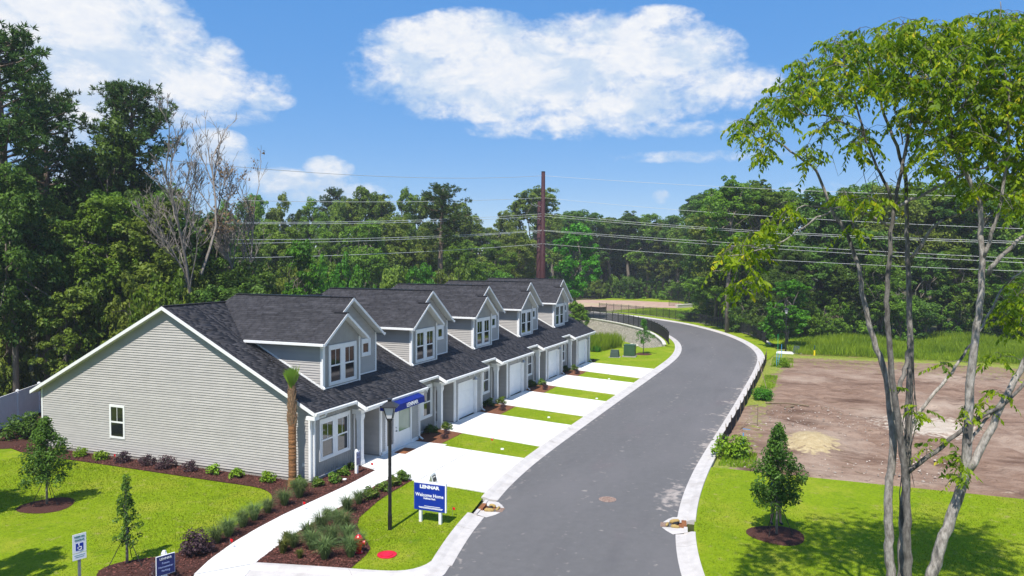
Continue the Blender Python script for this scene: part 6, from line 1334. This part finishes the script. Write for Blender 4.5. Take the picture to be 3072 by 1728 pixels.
# palm by the house corner
PT = thing('palm_tree', 'young palm with a rough brown trunk at the house corner', 'palm tree', (-.64, .44, .03)); b = MB(); rg = random.Random(5)
prof = []
for i in range(46): z = i * .06; r = .168 - .012 * (z / 2.7) + rg.uniform(-.007, .007) + (.04 * max(0, 1 - z / .35)); prof.append((r, z)); prof.append((r - .008, z + .045))
b.lathe(prof, 14); b.build('trunk', palm_bark, PT, smooth=True)
b = MB(); b.lathe([(.15, 2.6), (.14, 3.4), (.11, 4.0), (.06, 4.15)], 12); b.build('boot_core', palm_boot, PT)
bm_ = MB(); bm_.raw([(-.085, .0, 0), (.085, 0, 0), (.055, -.05, .20), (-.055, -.05, .20), (-.05, .045, 0), (.05, .045, 0), (.035, .0, .22), (-.035, .0, .22), (.0, -.10, .36)], [(0, 1, 2, 3), (1, 5, 6, 2), (4, 0, 3, 7), (3, 2, 8), (2, 6, 8), (6, 7, 8), (7, 3, 8)]); bme = bm_.mesh('leaf_boot', palm_boot)
for i in range(58):
    z = 2.45 + i * .026; a = i * 2.39996 + rg.uniform(-.15, .15); r = .15 - .045 * max(0, (z - 2.6) / 1.5); o = link('leaf_boot', bme, PT, loc=(r * math.cos(a), r * math.sin(a), z)); o.rotation_euler = (0, rg.uniform(-.05, .05), a + math.pi / 2); o.scale = (.95 - .3 * (z - 2.5) / 1.5,) * 2 + (1.0,)
for i in range(18):
    a = rg.uniform(0, 6.283); tl = rg.uniform(.03, .42); L_ = rg.uniform(.8, 1.2); b = MB(); b.tint = rg.random(); p0 = Vector((.05 * math.cos(a), .05 * math.sin(a), 3.95)); d = Vector((math.cos(a) * tl, math.sin(a) * tl + .05, 1)).normalized(); s = d.cross(Vector((math.sin(a), -math.cos(a), 0))).normalized(); s2_ = d.cross(s)
    b.tube([p0, p0 + d * L_ * .5], [.014, .008], 5, cap=False)
    for j in range(-5, 6):
        e = p0 + d * L_ + s2_ * j * .055 * (1 if abs(j) < 4 else .85) - d * abs(j) * .035; m0 = p0 + d * L_ * .22; w = s2_ * .020; b.face(m0 - w * .6, m0 + w * .6, m0.lerp(e, .6) + w, e, m0.lerp(e, .6) - w)
    b.build('frond', L_palm, PT)

# ------------------------------------------------------------------ shrubs, grasses
def bush_mesh(seed, Rw, H, ncl, per, leaf, lm, name='foliage'):
    rng = R_(seed); d = unit(rng.normal(size=(ncl, 3))); d[:, 2] = np.abs(d[:, 2]); r = rng.uniform(.35, .85, ncl); c = d * r[:, None] * np.array([Rw, Rw, H]) + np.array([0, 0, H * .12]); v, q, t = clump_leaves(c, np.full(ncl, Rw * .32), per, leaf, rng, .9, .5); return np_mesh(name, v, q, lm, t)
stem_b = MB(); rg = random.Random(1)
for i in range(7): a = i * .9; stem_b.tube([(0, 0, -.03), (math.cos(a) * .1, math.sin(a) * .1, .16), (math.cos(a) * .2, math.sin(a) * .2, .3)], [.012, .009, .004], 4, cap=False)
stem_me = stem_b.mesh('stems', bark_d)
SHM = {'lime': [bush_mesh(400 + i, .36, .42, 26, 24, .085, L_lime) for i in range(2)], 'purple': [bush_mesh(410 + i, .38, .45, 26, 26, .075, L_purple) for i in range(2)], 'green': [bush_mesh(420 + i, .34, .42, 24, 24, .085, L_rose) for i in range(2)], 'big': [bush_mesh(430, .55, .75, 46, 36, .085, L_purple)], 'weed': [bush_mesh(440, .8, 1.0, 50, 34, .14, L_lime), bush_mesh(441, .7, .75, 60, 40, .10, L_bright)]}
def shrub(kind, x, y, s, label, group=None, i=0, lm=None):
    T = thing('shrub', label, 'shrub', (x, y, .05), (x * 7 + y * 3) % 6.28, group); s *= 1.16; T.scale = (s, s, s * .95); link('stems', stem_me, T); f = link('foliage', SHM[kind][i % len(SHM[kind])], T)
    if lm: f.material_slots[0].link = 'OBJECT'; f.material_slots[0].material = lm
    return T
gs = 'shrubs along the gable wall'; nth = ['first', 'second', 'third', 'fourth', 'fifth', 'sixth', 'seventh', 'eighth', 'ninth', 'tenth', 'eleventh', 'twelfth']
for i, (k, y, s) in enumerate((('lime', 13.9, .95), ('lime', 12.5, .9), ('lime', 11.1, 1.0), ('purple', 9.85, .95), ('purple', 8.4, .95), ('purple', 7.3, 1.1), ('purple', 5.95, .95), ('green', 4.65, .95), ('green', 3.4, .95), ('green', 1.75, 1.0), ('green', .15, .95))):
    kk = {'lime': 'lime green', 'purple': 'dark purple', 'green': 'green'}[k]; shrub(k, -.56, y, s, f'{kk} shrub, {nth[i]} along the gable wall from the rear fence', gs, i, L_lime if k == 'green' and i < 10 else None)
shrub('big', -7.75, -1.3, .92, 'large round dark purple shrub beside the lower sidewalk')
shrub('big', -9.6, -1.9, .75, 'dark purple shrub behind the navy parking sign')
for i, (x, y, s) in enumerate(((-.2, -.5, .8), (.45, -.85, .9), (1.5, -.62, .85), (2.35, -.35, .7))): shrub('green', x, y, s, f'low flowering shrub, {nth[i]} below the front window from the corner', 'shrubs below the front window', i)
for i, (x, y, s) in enumerate(((-.75, -3.35, 1.0), (.15, -3.3, .85), (1.0, -3.35, .95), (1.72, -3.3, 1.0))): shrub('green', x, y, s, f'low flowering shrub, {nth[i]} of four behind the lamp post', 'shrubs between sidewalk and corner lawn', i)
for k in range(4):
    o = 7.92 * k; n_ = nth[k]
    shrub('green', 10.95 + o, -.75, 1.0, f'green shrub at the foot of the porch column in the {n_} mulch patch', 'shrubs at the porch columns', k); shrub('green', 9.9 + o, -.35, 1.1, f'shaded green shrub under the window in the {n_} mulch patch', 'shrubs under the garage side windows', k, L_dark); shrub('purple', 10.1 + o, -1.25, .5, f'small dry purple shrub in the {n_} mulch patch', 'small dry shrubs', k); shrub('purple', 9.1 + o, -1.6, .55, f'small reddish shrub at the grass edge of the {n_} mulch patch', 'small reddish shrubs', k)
shrub('purple', 40.2, -.9, .55, 'small reddish shrub at the far garage corner')
shrub('weed', 11.0, -15.75, 1.0, 'leafy bright green bush at the near end of the silt fence', i=0); shrub('weed', 26.8, -16.1, 1.0, 'round bright green bush beside the silt fence', i=1); shrub('weed', 43.0, -16.7, .8, 'green weed bush beside the pair of blue stakes', i=0); shrub('weed', 47.5, .9, .75, 'leafy weed bush beside the tall basin grass', i=1)
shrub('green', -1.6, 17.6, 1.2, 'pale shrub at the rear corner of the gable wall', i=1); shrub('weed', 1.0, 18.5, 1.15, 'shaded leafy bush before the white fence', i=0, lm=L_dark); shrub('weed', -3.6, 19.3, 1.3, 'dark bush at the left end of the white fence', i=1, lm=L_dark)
def grass_mesh(seed, n, H, spread, w, lm):
    rng = R_(seed); a = rng.uniform(0, 6.283, n); r0 = rng.uniform(0, .10, n); out = rng.uniform(.25, 1.0, n) * spread; h = H * rng.uniform(.55, 1.0, n); d = np.stack([np.cos(a), np.sin(a)], 1)
    p0 = np.c_[d * r0[:, None], np.zeros(n)]; p1 = np.c_[d * (r0 + out * .35)[:, None], h * .75]; p2 = np.c_[d * (r0 + out)[:, None], h * rng.uniform(.65, 1.05, n)]; s = np.stack([-d[:, 1], d[:, 0], np.zeros(n)], 1) * w
    v = np.stack([p0 - s, p0 + s, p1 + s, p1 - s, p2], 1).reshape(-1, 3); b = np.arange(n)[:, None] * 5; q = np.concatenate([b + np.array([[0, 1, 2, 3]]), b + np.array([[3, 2, 4, 4]])]); f1 = b + np.array([[0, 1, 2, 3]])
    me = bpy.data.meshes.new('blades'); F = [tuple(x) for x in f1.tolist()] + [tuple(x) for x in (b + np.array([[3, 2, 4]])).tolist()]; me.from_pydata(v.tolist(), [], F); me.materials.append(lm); t = np.clip(np.tile(rng.uniform(.1, .9, n), 2), 0, 1); at = me.attributes.new('tint', 'FLOAT', 'FACE'); at.data.foreach_set('value', t.astype(np.float32)); return me
GM = [grass_mesh(500 + i, 300, .74, .62, .0065, L_grass) for i in range(3)]; GY = grass_mesh(510, 200, .55, .30, .009, leaf_mat('yellow_grass_tuft', (.075, .10, .012), (.20, .22, .04), .3))
ord_ = ['first', 'second', 'third', 'fourth', 'fifth', 'sixth', 'seventh', 'eighth', 'ninth', 'tenth', 'eleventh', 'twelfth', 'thirteenth', 'fourteenth']
for i, (x, y, s) in enumerate(((-1.75, -.72, 1.15), (-2.75, -.80, .95), (-3.7, -.80, .85), (-4.5, -.86, .95), (-5.2, -.95, .95), (-6.1, -1.12, 1.0), (-6.75, -1.2, .9), (-1.2, -.2, .8))):
    T = thing('ornamental_grass', f'wispy grass clump, {ord_[i]} below the palm along the left sidewalk edge', 'grass clump', (x, y, .04), i * 1.1, 'grass clumps left of the sidewalk'); T.scale = (s,) * 3; link('blades', GM[i % 3], T)
for i, (x, y, s) in enumerate(((-1.55, -3.3, 1.0), (-2.5, -3.4, 1.1), (-3.55, -3.3, .9), (-3.75, -3.85, 1.0), (-4.5, -3.7, 1.15), (-4.2, -4.4, 1.15), (-5.3, -3.75, 1.05), (-5.5, -4.8, 1.2), (-6.0, -4.4, 1.1), (-6.05, -5.9, 1.15), (-6.5, -5.25, 1.2), (-5.0, -5.1, 1.0), (-6.1, -3.75, .9), (-5.15, -5.6, .8))):
    s *= .88
    T = thing('ornamental_grass', f'wispy grass clump, {ord_[i]} in the hydrant bed counted from the driveway', 'grass clump', (x, y, .04), i * 1.7, 'grass clumps in the hydrant bed'); T.scale = (s,) * 3; link('blades', GM[i % 3], T)
for i, (x, y, l) in enumerate(((-6.0, -3.42, 'yellow green grass tuft at the sidewalk edge'), (-6.6, -3.75, 'yellow green grass tuft nearest the corner curb'), (-6.75, -4.5, 'small yellow green tuft in the open mulch'))):
    T = thing('ornamental_grass', l, 'grass clump', (x, y, .04), i); T.scale = ((1.0, 1.0, .6)[i],) * 3; link('blades', GY, T)

# ------------------------------------------------------------------ loose cover: lawn blades, chips, meadow
rng = R_(9)
def blade_field(name, polys, n, h, w, lm, label, category, zf=None, lean=.35, z0=.03):
    pts = []
    for poly, share in polys: pts.append(scatter(poly, int(n * share), rng))
    p = np.concatenate(pts); z = np.full(len(p), z0) if zf is None else zf(p[:, 0], p[:, 1]) + z0; base = np.c_[p, z - .01]; hh = h * rng.uniform(.45, 1.15, len(p)) * np.clip(.85 + .35 * fbm(p[:, 0], p[:, 1], 33, 3, .25), .3, 1.3); tip = base + np.c_[rng.normal(0, lean, (len(p), 2)) * hh[:, None], hh]
    v, q = blades_quads(base, tip, w * rng.uniform(.6, 1.4, len(p)), rng); k = fbm(p[:, 0], p[:, 1], 21, 4, .5); t = np.clip(.5 + .22 * k + rng.normal(0, .2, len(p)), 0, 1)
    return link(name, np_mesh(name, v, q, lm, t), label=label, category=category, kind='stuff')
near_left = [(-12.5, 3.5), (-10.5, -.2), (-9.7, .6), (-9, .45), (-8.2, -.4), (-7.4, -.7), (-6.1, -.7), (-3.7, -.3), (-2, .4), (-1.45, 1.2), (-1.32, 3.7), (-1.25, 15), (-6, 15.5), (-10, 9)]
strips = [[(7.8, -2.0), (7.05, -6.7), (9.35, -6.7), (10.5, -2.0)], [(15.6, -2.0), (14.7, -6.7), (17.15, -6.7), (18.4, -2.0)]]
blade_field('lawn_blades', [(near_left, .36), (LAWN_CORNER, .16), ([(-3.2, -16.3), (1.3, -15.5), (8.9, -15.1), (8.9, -30), (-5, -30)], .40), (strips[0], .04), (strips[1], .04)], 130000, .062, .020, L_lawn, 'short upright blades over the mown lawns', 'grass')
blade_field('meadow_grass', [([(53.4, -17.5), (60, -15.8), (64, -16.5), (74, -26), (80, -44), (54.4, -44)], .92), ([(54.4, -44), (80, -44), (82, -60), (54.4, -60)], .03)], 60000, .85, .06, L_tall, 'tall yellow green meadow grass before the right hand woods', 'grass', lean=.22)
blade_field('roadside_weeds', [([(42.6, -15.8), (50, -15.6), (50, -17.4), (43, -17.6)], .4), ([(31, -15.7), (38, -15.6), (38, -16.6), (32, -16.6)], .3), ([(9.3, -15.3), (12, -15.4), (12, -16.8), (9.3, -17)], .3)], 5000, .28, .04, L_tall, 'short weeds along the silt fence', 'weeds')
blade_field('basin_grass', [([(47.2, .6), (52.5, -.6), (56.5, 1.0), (59, 6), (59, 11), (50, 12), (45, 7)], 1.0)], 15000, 1.45, .07, L_tall, 'tall yellow green grass in the basin below the block wall', 'grass', zf=terr, lean=.16)
blade_field('field_weeds', [([(64, -14.5), (78, -9.5), (88, -4), (100, 10), (112, 6), (90, -18), (72, -22)], 1.0)], 9000, .45, .08, L_tall, 'patchy weeds beyond the outer fence', 'weeds')
def chips(name, polys, n, s, m, label, category, z0=.05):
    p = np.concatenate([scatter(poly, int(n * sh), rng) for poly, sh in polys]); c = np.c_[p, np.full(len(p), z0) + rng.uniform(.0, .03, len(p))]; v, q = leaf_quads(c, np.array([0, 0, 1]) + rng.normal(0, .45, c.shape), s * rng.uniform(.5, 1.5, len(p)), .42, rng, fold=0)
    return link(name, np_mesh(name, v, q, m, rng.random(len(p))), label=label, category=category, kind='stuff')
chip_m = mat('mulch_chip', (.115, .045, .036), rough=.95, spec=.1, tint=(.4, 1.9))
chips('mulch_chips', [(BED_HOUSE, .55), (BED_GRASS, .45)], 16000, .075, chip_m, 'loose reddish bark chips over the mulch beds', 'mulch')
rub_m = mat('pale_rubble', (.50, .44, .38), (.36, .29, .24), 5, .95, tint=(.5, 1.3))
p = scatter([(9.3, -15.3), (24, -15.6), (30, -18), (22, -23), (14, -26), (9.3, -24)], 900, rng); b = MB()
for x, y in p:
    r = float(np.clip(rng.lognormal(-3.5, .45), .012, .10)); b.tint = rng.random(); b.lathe([(r * .5, -.01), (r, r * .3), (r * .4, r * .8)], 5, (x, y, .05))
b.build('rubble', rub_m, label='scattered pale stones and clods on the dirt lot', category='rubble', kind='stuff')
b = MB(); rg = random.Random(6)
for i in range(46):
    x, y = rg.uniform(10, 30), rg.uniform(-24, -15.8); a = rg.uniform(0, 6.28); L_ = rg.uniform(.2, .9); b.tube([(x, y, .06), (x + math.cos(a) * L_ * .5, y + math.sin(a) * L_ * .5, .09), (x + math.cos(a + .3) * L_, y + math.sin(a + .3) * L_, .06)], .012, 4)
b.build('twigs', wood, label='scattered thin twigs and roots on the dirt lot', category='twigs', kind='stuff')

# ------------------------------------------------------------------ thin summer haze
b = MB(); b.box(-120, 330, -260, 330, -3.6, 34); hz_o = b.mesh('haze', [])
hm = bpy.data.materials.new('haze_air'); hm.use_nodes = True; nt = hm.node_tree; nt.nodes.clear()
ho = nt.nodes.new('ShaderNodeOutputMaterial'); hv = nt.nodes.new('ShaderNodeVolumePrincipled'); hv.inputs['Color'].default_value = (.86, .92, 1.0, 1); hv.inputs['Density'].default_value = .0004; hv.inputs['Anisotropy'].default_value = .1
nt.links.new(hv.outputs[0], ho.inputs['Volume']); hz_o.materials.append(hm)
link('haze', hz_o, label='thin pale haze in the air over the whole place', category='haze', kind='stuff')
sc.cycles.volume_bounces = 0
